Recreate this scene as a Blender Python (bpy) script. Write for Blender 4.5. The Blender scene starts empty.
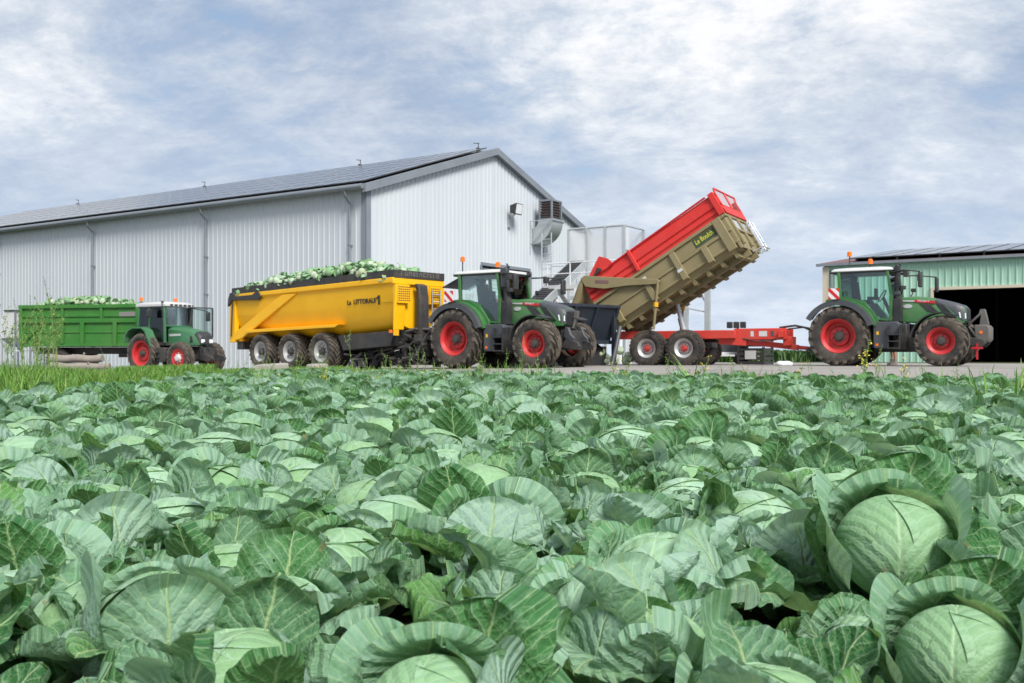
import bpy, bmesh, math, random
import numpy as np
from mathutils import Vector, Matrix
R = math.radians
PI = math.pi
SC = bpy.context.scene
COL = SC.collection

# ------------------------------------------------------------------ camera
cam_d = bpy.data.cameras.new("camera"); cam = bpy.data.objects.new("camera", cam_d); COL.objects.link(cam)
cam.location = (0, 0, .28); cam.rotation_euler = (R(90), 0, 0)
cam_d.sensor_width = 36; cam_d.lens = 35; cam_d.shift_y = 14.5 / 1024
cam_d.clip_start = .05; cam_d.clip_end = 6000
cam_d.dof.use_dof = True; cam_d.dof.focus_distance = 4.2; cam_d.dof.aperture_fstop = 11
SC.camera = cam

# ------------------------------------------------------------------ sky, sun, exposure
SUN_EL, SUN_AZ = 46, 153          # azimuth clockwise from +Y (camera looks along +Y)
W = bpy.data.worlds.new("World"); SC.world = W; W.use_nodes = True
def build_sky():
    nt = W.node_tree; N = nt.nodes; L = nt.links
    for n in list(N): N.remove(n)
    out = N.new('ShaderNodeOutputWorld'); bg = N.new('ShaderNodeBackground'); L.new(bg.outputs[0], out.inputs[0])
    bg.inputs['Strength'].default_value = .075
    sky = N.new('ShaderNodeTexSky'); sky.sky_type = 'NISHITA'; sky.sun_disc = False
    sky.sun_elevation = R(SUN_EL); sky.sun_rotation = R(SUN_AZ); sky.air_density = 1.0; sky.dust_density = 1.5
    tc = N.new('ShaderNodeTexCoord'); sep = N.new('ShaderNodeSeparateXYZ'); L.new(tc.outputs['Generated'], sep.inputs[0])
    def math_(op, a, b=None):
        m = N.new('ShaderNodeMath'); m.operation = op
        for i, s in enumerate((a, b)):
            if s is None: continue
            if isinstance(s, (int, float)): m.inputs[i].default_value = s
            else: L.new(s, m.inputs[i])
        return m.outputs[0]
    zz = math_('ADD', math_('MAXIMUM', sep.outputs[2], 0), .31)       # cloud deck seen in perspective
    px, py = math_('DIVIDE', sep.outputs[0], zz), math_('DIVIDE', sep.outputs[1], zz)
    cmb = N.new('ShaderNodeCombineXYZ'); L.new(px, cmb.inputs[0]); L.new(py, cmb.inputs[1])
    def noise(scale, det, rough, dist, off, sx=1., sy=1.):
        mp = N.new('ShaderNodeMapping'); mp.inputs['Location'].default_value = off; mp.inputs['Scale'].default_value = (sx, sy, 1)
        mp.inputs['Rotation'].default_value = (0, 0, R(12))
        L.new(cmb.outputs[0], mp.inputs[0])
        n = N.new('ShaderNodeTexNoise'); n.inputs['Scale'].default_value = scale; n.inputs['Detail'].default_value = det
        n.inputs['Roughness'].default_value = rough; n.inputs['Distortion'].default_value = dist
        L.new(mp.outputs[0], n.inputs['Vector']); return n.outputs['Fac']
    def ramp(f, stops):
        r = N.new('ShaderNodeValToRGB'); e = r.color_ramp.elements
        while len(e) < len(stops): e.new(.5)
        for el, (p, c) in zip(e, stops): el.position = p; el.color = (*c, 1)
        L.new(f, r.inputs[0]); return r.outputs[0]
    def mix(f, a, b, bt='MIX'):
        m = N.new('ShaderNodeMix'); m.data_type = 'RGBA'; m.blend_type = bt
        if isinstance(f, (int, float)): m.inputs[0].default_value = f
        else: L.new(f, m.inputs[0])
        for i, s in ((6, a), (7, b)):
            if isinstance(s, tuple): m.inputs[i].default_value = (*s, 1)
            else: L.new(s, m.inputs[i])
        return m.outputs[2]
    big = noise(.85, 3, .5, .2, (4.92, 9.67, 0))
    mid = noise(2.3, 12, .68, .2, (11.81, 17.70, 0), .9, 1.)
    fin = noise(7., 9, .68, .25, (1.3, 9.2, 0), .75, 1.)
    body = math_('ADD', math_('MULTIPLY', big, .82), math_('ADD', math_('MULTIPLY', mid, .56), math_('MULTIPLY', fin, .36)))
    K = 6.55
    sc = lambda c: tuple(x * K for x in c)
    cover = ramp(math_('ADD', math_('MULTIPLY', mid, .8), math_('MULTIPLY', fin, .26)), [(.36, (.15,) * 3), (.44, (.8,) * 3), (.52, (1, 1, 1))])
    cloud = ramp(body, [(.71, sc((.33, .42, .575))), (.80, sc((.46, .545, .69))), (.885, sc((.64, .71, .81))), (.98, sc((.97, .985, 1.01)))])
    blue = mix(.55, sky.outputs[0], sc((.36, .55, .80)))
    c = mix(cover, blue, cloud)
    hz = ramp(sep.outputs[2], [(0., (.75,) * 3), (.10, (.5,) * 3), (.26, (0, 0, 0))])
    c = mix(hz, c, sc((.62, .73, .89)))
    L.new(c, bg.inputs['Color'])
build_sky()
sl = bpy.data.lights.new("sun", 'SUN'); sl.energy = 2.35; sl.angle = R(22); sl.color = (1, .96, .90)
so = bpy.data.objects.new("sun", sl); COL.objects.link(so)
so.rotation_euler = (R(90 - SUN_EL), 0, R(180 - SUN_AZ))
vs = SC.view_settings
vs.view_transform = 'Standard'; vs.look = 'None'; vs.gamma = 1; vs.use_curve_mapping = False; vs.exposure = 1.05
SC.cycles.max_bounces = 6; SC.cycles.diffuse_bounces = 3; SC.cycles.transparent_max_bounces = 12
SC.cycles.use_denoising = True

# ------------------------------------------------------------------ materials
def NT(name):
    m = bpy.data.materials.new(name); m.use_nodes = True
    nt = m.node_tree; b = nt.nodes['Principled BSDF']
    return m, nt, b
def nd(nt, t, **kw):
    n = nt.nodes.new(t)
    for k, v in kw.items():
        if hasattr(n, k) and not k[0].isupper(): setattr(n, k, v)
        else: n.inputs[k.replace('_', ' ')].default_value = v
    return n
def rmp(nt, src, stops):
    r = nt.nodes.new('ShaderNodeValToRGB'); e = r.color_ramp.elements
    while len(e) < len(stops): e.new(.5)
    for el, (p, c) in zip(e, stops):
        el.position = p; el.color = (*(c if isinstance(c, tuple) else (c,) * 3), 1)
    nt.links.new(src, r.inputs[0]); return r.outputs[0]
def mx(nt, f, a, b, bt='MIX'):
    m = nt.nodes.new('ShaderNodeMix'); m.data_type = 'RGBA'; m.blend_type = bt
    for i, s in ((0, f), (6, a), (7, b)):
        if isinstance(s, tuple): m.inputs[i].default_value = (*s, 1)
        elif isinstance(s, (int, float)): m.inputs[i].default_value = s
        else: nt.links.new(s, m.inputs[i])
    return m.outputs[2]
def mth(nt, op, a, b=None):
    m = nt.nodes.new('ShaderNodeMath'); m.operation = op
    for i, s in enumerate((a, b)):
        if s is None: continue
        if isinstance(s, (int, float)): m.inputs[i].default_value = s
        else: nt.links.new(s, m.inputs[i])
    return m.outputs[0]
def paint(name, col, rough=.45, metal=0., dirt=.35, dcol=(.20, .16, .115), scale=1.6, streak=False, bump=.0, spec=.5):
    """painted or bare surface with worn, dusty patches"""
    m, nt, b = NT(name)
    tc = nd(nt, 'ShaderNodeTexCoord')
    vec = tc.outputs['Object']
    if streak:
        mp = nd(nt, 'ShaderNodeMapping'); mp.inputs['Scale'].default_value = (1, 1, .12); nt.links.new(vec, mp.inputs[0]); vec = mp.outputs[0]
    n1 = nd(nt, 'ShaderNodeTexNoise', Scale=scale, Detail=8., Roughness=.65); nt.links.new(vec, n1.inputs['Vector'])
    n2 = nd(nt, 'ShaderNodeTexNoise', Scale=scale * 11, Detail=5., Roughness=.6); nt.links.new(vec, n2.inputs['Vector'])
    s = mth(nt, 'ADD', mth(nt, 'MULTIPLY', n1.outputs[0], .7), mth(nt, 'MULTIPLY', n2.outputs[0], .3))
    f = rmp(nt, s, [(.42, 0.), (.68, dirt)])
    v = rmp(nt, n1.outputs[0], [(.3, tuple(c * .9 for c in col)), (.7, tuple(min(1, c * 1.08) for c in col))])
    nt.links.new(mx(nt, f, v, dcol), b.inputs['Base Color'])
    rr = rmp(nt, s, [(.4, rough), (.7, min(1, rough + .3 * (dirt > 0)))]); nt.links.new(rr, b.inputs['Roughness'])
    b.inputs['Metallic'].default_value = metal; b.inputs['Specular IOR Level'].default_value = spec
    if bump:
        bp = nd(nt, 'ShaderNodeBump', Strength=bump, Distance=.02); nt.links.new(n2.outputs[0], bp.inputs['Height']); nt.links.new(bp.outputs[0], b.inputs['Normal'])
    return m
M = {}
M['clad_white'] = paint('white_cladding', (.55, .595, .635), .42, 0, .32, (.45, .46, .45), .5, True)
M['trim_grey'] = paint('grey_trim', (.19, .215, .25), .45, 0, .2, (.3, .3, .29), .6)
M['gutter'] = paint('zinc_gutter', (.24, .27, .30), .4, .4, .2, (.3, .3, .3), .7)
M['galv'] = paint('galvanised', (.55, .58, .60), .38, .55, .3, (.45, .44, .41), 1.4)
M['galv_light'] = paint('pale_sheet', (.74, .76, .78), .5, .0, .3, (.55, .55, .53), .7, True)
M['clad_green'] = paint('green_cladding', (.34, .56, .44), .5, 0, .3, (.40, .56, .47), .4, True)
M['beige'] = paint('beige_trim', (.62, .55, .43), .6, 0, .2)
M['roof_red'] = paint('red_fibre_roof', (.17, .085, .085), .75, 0, .4, (.2, .16, .15), 1)
M['dark'] = paint('shade_black', (.02, .021, .023), .9, 0, 0)  # near-black that stands for shade in the barn doorway and under the hopper
M['green'] = paint('tractor_green', (.032, .165, .042), .34, 0, .55, (.15, .165, .10), 2.)
M['green_old'] = paint('old_tractor_green', (.04, .17, .075), .38, 0, .3)
M['trailer_green'] = paint('trailer_green', (.028, .17, .02), .45, 0, .35, (.12, .16, .07), 1.2)
M['red'] = paint('wheel_red', (.52, .016, .022), .45, 0, .6, (.25, .09, .065), 3.)
M['red_tr'] = paint('trailer_red', (.58, .035, .022), .45, 0, .35, (.40, .13, .09), 1.)
M['red_pl'] = paint('extension_red', (.66, .03, .025), .45, 0, .35, (.48, .07, .055), 1.1)
M['yellow'] = paint('trailer_yellow', (.96, .495, .005), .35, 0, .14, (.66, .38, .05), 1.1)
M['khaki'] = paint('khaki_paint', (.235, .195, .095), .5, 0, .5, (.27, .225, .14), 1.1)
M['black'] = paint('black_plastic', (.025, .027, .031), .45, 0, .4, (.10, .09, .075))
M['blackm'] = paint('dark_metal', (.042, .043, .046), .55, .2, .5, (.13, .105, .08), 2.5)
M['slate'] = paint('slate_plastic', (.055, .062, .075), .4, 0, .35, (.13, .12, .10))
M['hopper'] = paint('hopper_blue_black', (.016, .025, .04), .5, 0, .3, (.04, .045, .05), 1.2)
M['white'] = paint('white_paint', (.56, .57, .57), .35, 0, .25, (.5, .48, .43), 1.5)
M['tyre'] = paint('tyre_rubber', (.035, .034, .034), .85, 0, .95, (.15, .122, .094), 2.2, bump=.3, spec=.25)
M['lug'] = paint('dusty_lug', (.085, .075, .064), .92, 0, .8, (.22, .185, .145), 3., bump=.3, spec=.2)
M['tyre2'] = paint('dusty_tyre', (.042, .04, .038), .9, 0, .9, (.16, .13, .105), 3.0, bump=.3, spec=.2)
M['rimgrey'] = paint('silver_rim', (.50, .51, .51), .4, .4, .4)
M['weight'] = paint('ballast_grey', (.115, .11, .105), .6, 0, .5)
M['seat'] = paint('seat_fabric', (.05, .05, .055), .9, 0, 0)
M['lens'] = paint('lamp_lens', (.75, .77, .8), .12, 0, 0)
M['orange'] = paint('orange_lens', (.9, .18, .01), .25, 0, 0)
M['yel_lens'] = paint('yellow_lens', (.8, .42, .02), .3, 0, 0)
M['silver'] = paint('silver_decal', (.6, .62, .63), .35, .2, 0)
M['bark'] = paint('pale_bark', (.30, .27, .235), .9, 0, .6, (.12, .10, .085), 4, bump=.6)
M['concrete'] = paint('rough_concrete', (.36, .34, .31), .9, 0, .5, (.25, .22, .18), 3, bump=.5)
M['soil'] = paint('field_soil', (.055, .042, .03), .95, 0, .6, (.035, .028, .02), 2.5, bump=1.)
M['skin'] = paint('skin', (.42, .24, .165), .55, 0, 0)
M['denim'] = paint('work_cloth', (.05, .065, .10), .9, 0, .2)
M['hivis'] = paint('yellow_cloth', (.65, .52, .03), .85, 0, .1)
M['hair'] = paint('dark_hair', (.03, .022, .016), .7, 0, 0)
M['stem'] = paint('weed_stem', (.15, .24, .075), .7, 0, .4, (.25, .26, .11), 5)
M['petal'] = paint('yellow_petal', (.75, .55, .03), .7, 0, 0)
M['textdark'] = paint('dark_lettering', (.03, .025, .02), .5, 0, 0)
M['textyel'] = paint('yellow_lettering', (.75, .68, .06), .5, 0, 0)
M['textwhite'] = paint('white_lettering', (.8, .8, .8), .5, 0, 0)
M['textfade'] = paint('worn_lettering', (.19, .19, .185), .6, 0, .5)
M['decalgreen'] = paint('dark_green_decal', (.02, .06, .02), .5, 0, .3)
M['decalred'] = paint('red_decal', (.55, .02, .03), .35, 0, 0)
def yard_mat():
    m, nt, b = NT('yard_concrete'); tc = nd(nt, 'ShaderNodeTexCoord')
    n = nd(nt, 'ShaderNodeTexNoise', Scale=.35, Detail=9., Roughness=.65); nt.links.new(tc.outputs['Object'], n.inputs['Vector'])
    n2 = nd(nt, 'ShaderNodeTexNoise', Scale=30., Detail=4.); nt.links.new(tc.outputs['Object'], n2.inputs['Vector'])
    c = rmp(nt, n.outputs[0], [(.3, (.23, .215, .20)), (.55, (.32, .305, .285)), (.75, (.39, .37, .345))])
    c = mx(nt, mth(nt, 'MULTIPLY', n2.outputs[0], .5), c, (.22, .19, .15))
    nt.links.new(c, b.inputs['Base Color']); b.inputs['Roughness'].default_value = .9
    bp = nd(nt, 'ShaderNodeBump', Strength=.4, Distance=.02); nt.links.new(n2.outputs[0], bp.inputs['Height']); nt.links.new(bp.outputs[0], b.inputs['Normal'])
    return m
M['yard'] = yard_mat()
def glass_mat(name, tint, fac=.12):
    m, nt, b = NT(name); nt.nodes.remove(b); out = nt.nodes['Material Output']
    t = nd(nt, 'ShaderNodeBsdfTransparent'); t.inputs[0].default_value = (*tint, 1)
    g = nd(nt, 'ShaderNodeBsdfGlossy', Roughness=.03); g.inputs[0].default_value = (.9, .95, 1, 1)
    fr = nd(nt, 'ShaderNodeFresnel', IOR=1.5)
    f = mth(nt, 'ADD', fr.outputs[0], fac)
    ms = nd(nt, 'ShaderNodeMixShader'); nt.links.new(f, ms.inputs[0]); nt.links.new(t.outputs[0], ms.inputs[1]); nt.links.new(g.outputs[0], ms.inputs[2])
    nt.links.new(ms.outputs[0], out.inputs[0]); return m
M['glass'] = glass_mat('cab_glass', (.86, .94, .92), .012)
def panel_mat():
    m, nt, b = NT('solar_glass'); tc = nd(nt, 'ShaderNodeTexCoord')
    br = nd(nt, 'ShaderNodeTexBrick', offset=0., Scale=1.); br.inputs['Mortar Size'].default_value = .10
    br.inputs['Brick Width'].default_value = 1.04; br.inputs['Row Height'].default_value = 1.72
    br.inputs['Color1'].default_value = (.03, .035, .05, 1); br.inputs['Color2'].default_value = (.035, .04, .055, 1); br.inputs['Mortar'].default_value = (.05, .05, .055, 1)
    nt.links.new(tc.outputs['UV'], br.inputs['Vector'])
    nt.links.new(br.outputs[0], b.inputs['Base Color']); nt.links.new(rmp(nt, br.outputs['Fac'], [(0., .17), (1., .9)]), b.inputs['Roughness'])
    nt.links.new(rmp(nt, br.outputs['Fac'], [(0., 1.), (1., .2)]), b.inputs['Specular IOR Level']); b.inputs['IOR'].default_value = 1.9
    nt.links.new(rmp(nt, br.outputs['Fac'], [(0., .45), (1., .0)]), b.inputs['Coat Weight']); b.inputs['Coat Roughness'].default_value = .12
    return m
M['solar'] = panel_mat()
def stripe_mat():
    m, nt, b = NT('hazard_stripes'); tc = nd(nt, 'ShaderNodeTexCoord'); sp = nd(nt, 'ShaderNodeSeparateXYZ'); nt.links.new(tc.outputs['Object'], sp.inputs[0])
    s = mth(nt, 'ADD', mth(nt, 'ADD', sp.outputs[0], sp.outputs[1]), sp.outputs[2])
    f = mth(nt, 'FRACT', mth(nt, 'MULTIPLY', s, 3.6)); f = mth(nt, 'GREATER_THAN', f, .5)
    nt.links.new(mx(nt, f, (.75, .75, .75), (.6, .015, .02)), b.inputs['Base Color']); b.inputs['Roughness'].default_value = .4
    return m
M['hazard'] = stripe_mat()
def mesh_screen():
    m, nt, b = NT('wire_mesh'); tc = nd(nt, 'ShaderNodeTexCoord')
    ck = nd(nt, 'ShaderNodeTexBrick', offset=0., Scale=14.); ck.inputs['Mortar Size'].default_value = .05; ck.inputs['Brick Width'].default_value = .5; ck.inputs['Row Height'].default_value = .5
    nt.links.new(tc.outputs['UV'], ck.inputs['Vector'])
    tr = nd(nt, 'ShaderNodeBsdfTransparent'); ms = nd(nt, 'ShaderNodeMixShader'); out = nt.nodes['Material Output']
    b.inputs['Base Color'].default_value = (.45, .12, .1, 1)
    nt.links.new(ck.outputs['Fac'], ms.inputs[0]); nt.links.new(tr.outputs[0], ms.inputs[1]); nt.links.new(b.outputs[0], ms.inputs[2]); nt.links.new(ms.outputs[0], out.inputs[0])
    return m
def leaf_mat(name, base, pale, vein, bloom, transl=.22, veinamt=.8, bump=.6):
    """cabbage leaf: midrib, side veins and a fine net from the leaf's own coordinates; waxy bloom in patches"""
    m, nt, b = NT(name); L = nt.links; out = nt.nodes['Material Output']
    tc = nd(nt, 'ShaderNodeTexCoord'); uv = tc.outputs['UV']
    at = nd(nt, 'ShaderNodeAttribute'); at.attribute_name = 'tone'
    oi = nd(nt, 'ShaderNodeObjectInfo')
    wn = nd(nt, 'ShaderNodeTexNoise', Scale=5., Detail=5.); L.new(uv, wn.inputs['Vector'])
    sp = nd(nt, 'ShaderNodeSeparateXYZ'); L.new(uv, sp.inputs[0])
    wob = mth(nt, 'MULTIPLY', mth(nt, 'SUBTRACT', wn.outputs[0], .5), .10)
    x = mth(nt, 'ADD', sp.outputs[0], mth(nt, 'MULTIPLY', wob, .35)); ax = mth(nt, 'ABSOLUTE', x)
    s = mth(nt, 'ADD', sp.outputs[1], wob)
    sgn = mth(nt, 'MULTIPLY', mth(nt, 'GREATER_THAN', x, 0.), .5)
    q = mth(nt, 'ADD', mth(nt, 'MULTIPLY', mth(nt, 'SUBTRACT', s, mth(nt, 'MULTIPLY', mth(nt, 'POWER', ax, .85), 1.0)), 9.), sgn)
    d = mth(nt, 'ABSOLUTE', mth(nt, 'SUBTRACT', mth(nt, 'FRACT', q), .5))
    wsec = mth(nt, 'SUBTRACT', .066, mth(nt, 'MULTIPLY', ax, .08))
    hal = mth(nt, 'POWER', mth(nt, 'MAXIMUM', mth(nt, 'SUBTRACT', 1., mth(nt, 'MULTIPLY', d, 2.3)), 0.), 2.)
    sec = mth(nt, 'SUBTRACT', 1., mth(nt, 'DIVIDE', d, mth(nt, 'MAXIMUM', wsec, .03)))
    sec = mth(nt, 'MAXIMUM', sec, 0.)
    d2 = mth(nt, 'ABSOLUTE', mth(nt, 'SUBTRACT', mth(nt, 'FRACT', mth(nt, 'ADD', mth(nt, 'MULTIPLY', q, 2.), mth(nt, 'MULTIPLY', wn.outputs[0], 1.2))), .5))
    sec2 = mth(nt, 'MULTIPLY', mth(nt, 'MAXIMUM', mth(nt, 'SUBTRACT', 1., mth(nt, 'DIVIDE', d2, .085)), 0.), rmp(nt, ax, [(.08, 0.), (.24, .7)]))
    wmid = mth(nt, 'SUBTRACT', .030, mth(nt, 'MULTIPLY', s, .022))
    mid = mth(nt, 'MAXIMUM', mth(nt, 'SUBTRACT', 1., mth(nt, 'DIVIDE', ax, mth(nt, 'MAXIMUM', wmid, .005))), 0.)
    dmp = nd(nt, 'ShaderNodeMixRGB') if False else None
    vec = nd(nt, 'ShaderNodeCombineXYZ'); L.new(x, vec.inputs[0]); L.new(s, vec.inputs[1]); L.new(at.outputs['Fac'], vec.inputs[2])
    vo = nd(nt, 'ShaderNodeTexVoronoi', feature='DISTANCE_TO_EDGE', Scale=26.); L.new(vec.outputs[0], vo.inputs['Vector'])
    ter = mth(nt, 'MAXIMUM', mth(nt, 'SUBTRACT', 1., mth(nt, 'DIVIDE', vo.outputs[0], .07)), 0.)
    vm = mth(nt, 'MINIMUM', mth(nt, 'ADD', mth(nt, 'ADD', mth(nt, 'MULTIPLY', mid, 1.5), mth(nt, 'MULTIPLY', mth(nt, 'MAXIMUM', sec, mth(nt, 'MULTIPLY', sec2, .6)), .75)), mth(nt, 'MULTIPLY', ter, .30)), 1.)
    # bloom
    ob = nd(nt, 'ShaderNodeTexNoise', Scale=7., Detail=6., Roughness=.62); L.new(tc.outputs['Object'], ob.inputs['Vector'])
    bl = rmp(nt, mth(nt, 'ADD', mth(nt, 'MULTIPLY', ob.outputs[0], .75), mth(nt, 'MULTIPLY', at.outputs['Fac'], .45)), [(.50, .0), (.80, 1.)])
    fine = nd(nt, 'ShaderNodeTexNoise', Scale=55., Detail=4.); L.new(tc.outputs['Object'], fine.inputs['Vector'])
    c = mx(nt, at.outputs['Fac'], base, pale)
    hv = rmp(nt, mth(nt, 'FRACT', mth(nt, 'MULTIPLY', at.outputs['Fac'], 7.3)), [(.55, 0.), (.85, .6 if base[1] < .2 else .15)])
    c = mx(nt, hv, c, tuple(k * j for k, j in zip(pale, (1.25, 1.05, .62))))
    c = mx(nt, mth(nt, 'MULTIPLY', bl, .75), c, bloom)
    c = mx(nt, mth(nt, 'MULTIPLY', mth(nt, 'SUBTRACT', fine.outputs[0], .35), .5), c, tuple(k * 1.35 for k in pale))
    c = mx(nt, mth(nt, 'MULTIPLY', oi.outputs['Random'], .35), c, tuple(k * .72 for k in base))
    c = mx(nt, mth(nt, 'MULTIPLY', hal, mth(nt, 'ADD', .10, mth(nt, 'MULTIPLY', bl, .4))), c, bloom)
    if bump > .4:                                # waxy, paler underside of the blade
        gm = nd(nt, 'ShaderNodeNewGeometry'); c = mx(nt, mth(nt, 'MULTIPLY', mth(nt, 'SUBTRACT', 1., gm.outputs['Backfacing']), rmp(nt, at.outputs['Fac'], [(.1, .12), (.8, .5)])), c, (.40, .56, .49))
    c = mx(nt, mth(nt, 'MULTIPLY', vm, veinamt), c, vein)
    # scorched specks
    spk = nd(nt, 'ShaderNodeTexNoise', Scale=16., Detail=2.); L.new(tc.outputs['Object'], spk.inputs['Vector'])
    c = mx(nt, rmp(nt, spk.outputs[0], [(.735, 0.), (.77, .8)]), c, (.26, .20, .10))
    L.new(c, b.inputs['Base Color'])
    b.inputs['Roughness'].default_value = .5; b.inputs['Specular IOR Level'].default_value = .22
    b.inputs['Sheen Weight'].default_value = .04; b.inputs['Sheen Roughness'].default_value = .6; b.inputs['Sheen Tint'].default_value = (.8, .92, 1, 1)
    h = mth(nt, 'SUBTRACT', mth(nt, 'ADD', mth(nt, 'MULTIPLY', vo.outputs[0], .7), mth(nt, 'MULTIPLY', d, 1.3)), mth(nt, 'MULTIPLY', mid, .7))
    pk = nd(nt, 'ShaderNodeTexNoise', Scale=30., Detail=4., Roughness=.6); L.new(tc.outputs['Object'], pk.inputs['Vector'])
    h = mth(nt, 'ADD', h, mth(nt, 'ADD', mth(nt, 'MULTIPLY', ob.outputs[0], .5), mth(nt, 'MULTIPLY', pk.outputs[0], .55)))
    bp = nd(nt, 'ShaderNodeBump', Strength=bump, Distance=.014); L.new(h, bp.inputs['Height']); L.new(bp.outputs[0], b.inputs['Normal'])
    tr = nd(nt, 'ShaderNodeBsdfTranslucent'); L.new(mx(nt, .5, c, (.30, .45, .10)), tr.inputs[0])
    ms = nd(nt, 'ShaderNodeMixShader'); ms.inputs[0].default_value = transl
    L.new(b.outputs[0], ms.inputs[1]); L.new(tr.outputs[0], ms.inputs[2])
    hn = nd(nt, 'ShaderNodeTexNoise', Scale=20., Detail=1.); L.new(tc.outputs['Object'], hn.inputs['Vector']); tp = nd(nt, 'ShaderNodeBsdfTransparent'); m2 = nd(nt, 'ShaderNodeMixShader')      # slug holes
    L.new(mth(nt, 'GREATER_THAN', hn.outputs[0], .745), m2.inputs[0]); L.new(ms.outputs[0], m2.inputs[1]); L.new(tp.outputs[0], m2.inputs[2]); L.new(m2.outputs[0] if bump > .4 else ms.outputs[0], out.inputs[0])
    return m
M['leaf'] = leaf_mat('cabbage_leaf', (.026, .130, .036), (.125, .345, .115), (.45, .62, .30), (.39, .58, .48), .34, .85, .55)
M['head'] = leaf_mat('cabbage_head', (.22, .40, .19), (.27, .46, .25), (.46, .62, .38), (.38, .56, .42), .12, .45, .3)
M['cut'] = leaf_mat('cut_cabbage', (.38, .48, .22), (.62, .66, .42), (.70, .72, .55), (.60, .66, .50), .1, .4)
def blade_mat(name, c1, c2, c3):
    m, nt, b = NT(name); at = nd(nt, 'ShaderNodeAttribute'); at.attribute_name = 'tone'; out = nt.nodes['Material Output']
    c = rmp(nt, at.outputs['Fac'], [(.0, c1), (.6, c2), (1., c3)]); nt.links.new(c, b.inputs['Base Color'])
    b.inputs['Roughness'].default_value = .55
    tr = nd(nt, 'ShaderNodeBsdfTranslucent'); nt.links.new(c, tr.inputs[0]); ms = nd(nt, 'ShaderNodeMixShader'); ms.inputs[0].default_value = .35
    nt.links.new(b.outputs[0], ms.inputs[1]); nt.links.new(tr.outputs[0], ms.inputs[2]); nt.links.new(ms.outputs[0], out.inputs[0])
    return m
M['grass'] = blade_mat('grass_blade', (.07, .17, .025), (.17, .36, .05), (.32, .44, .12))
M['weed'] = blade_mat('weed_leaf', (.12, .24, .05), (.27, .42, .09), (.46, .50, .18))
M['maize'] = blade_mat('crop_leaf', (.035, .09, .02), (.07, .15, .035), (.13, .22, .06))

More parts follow.
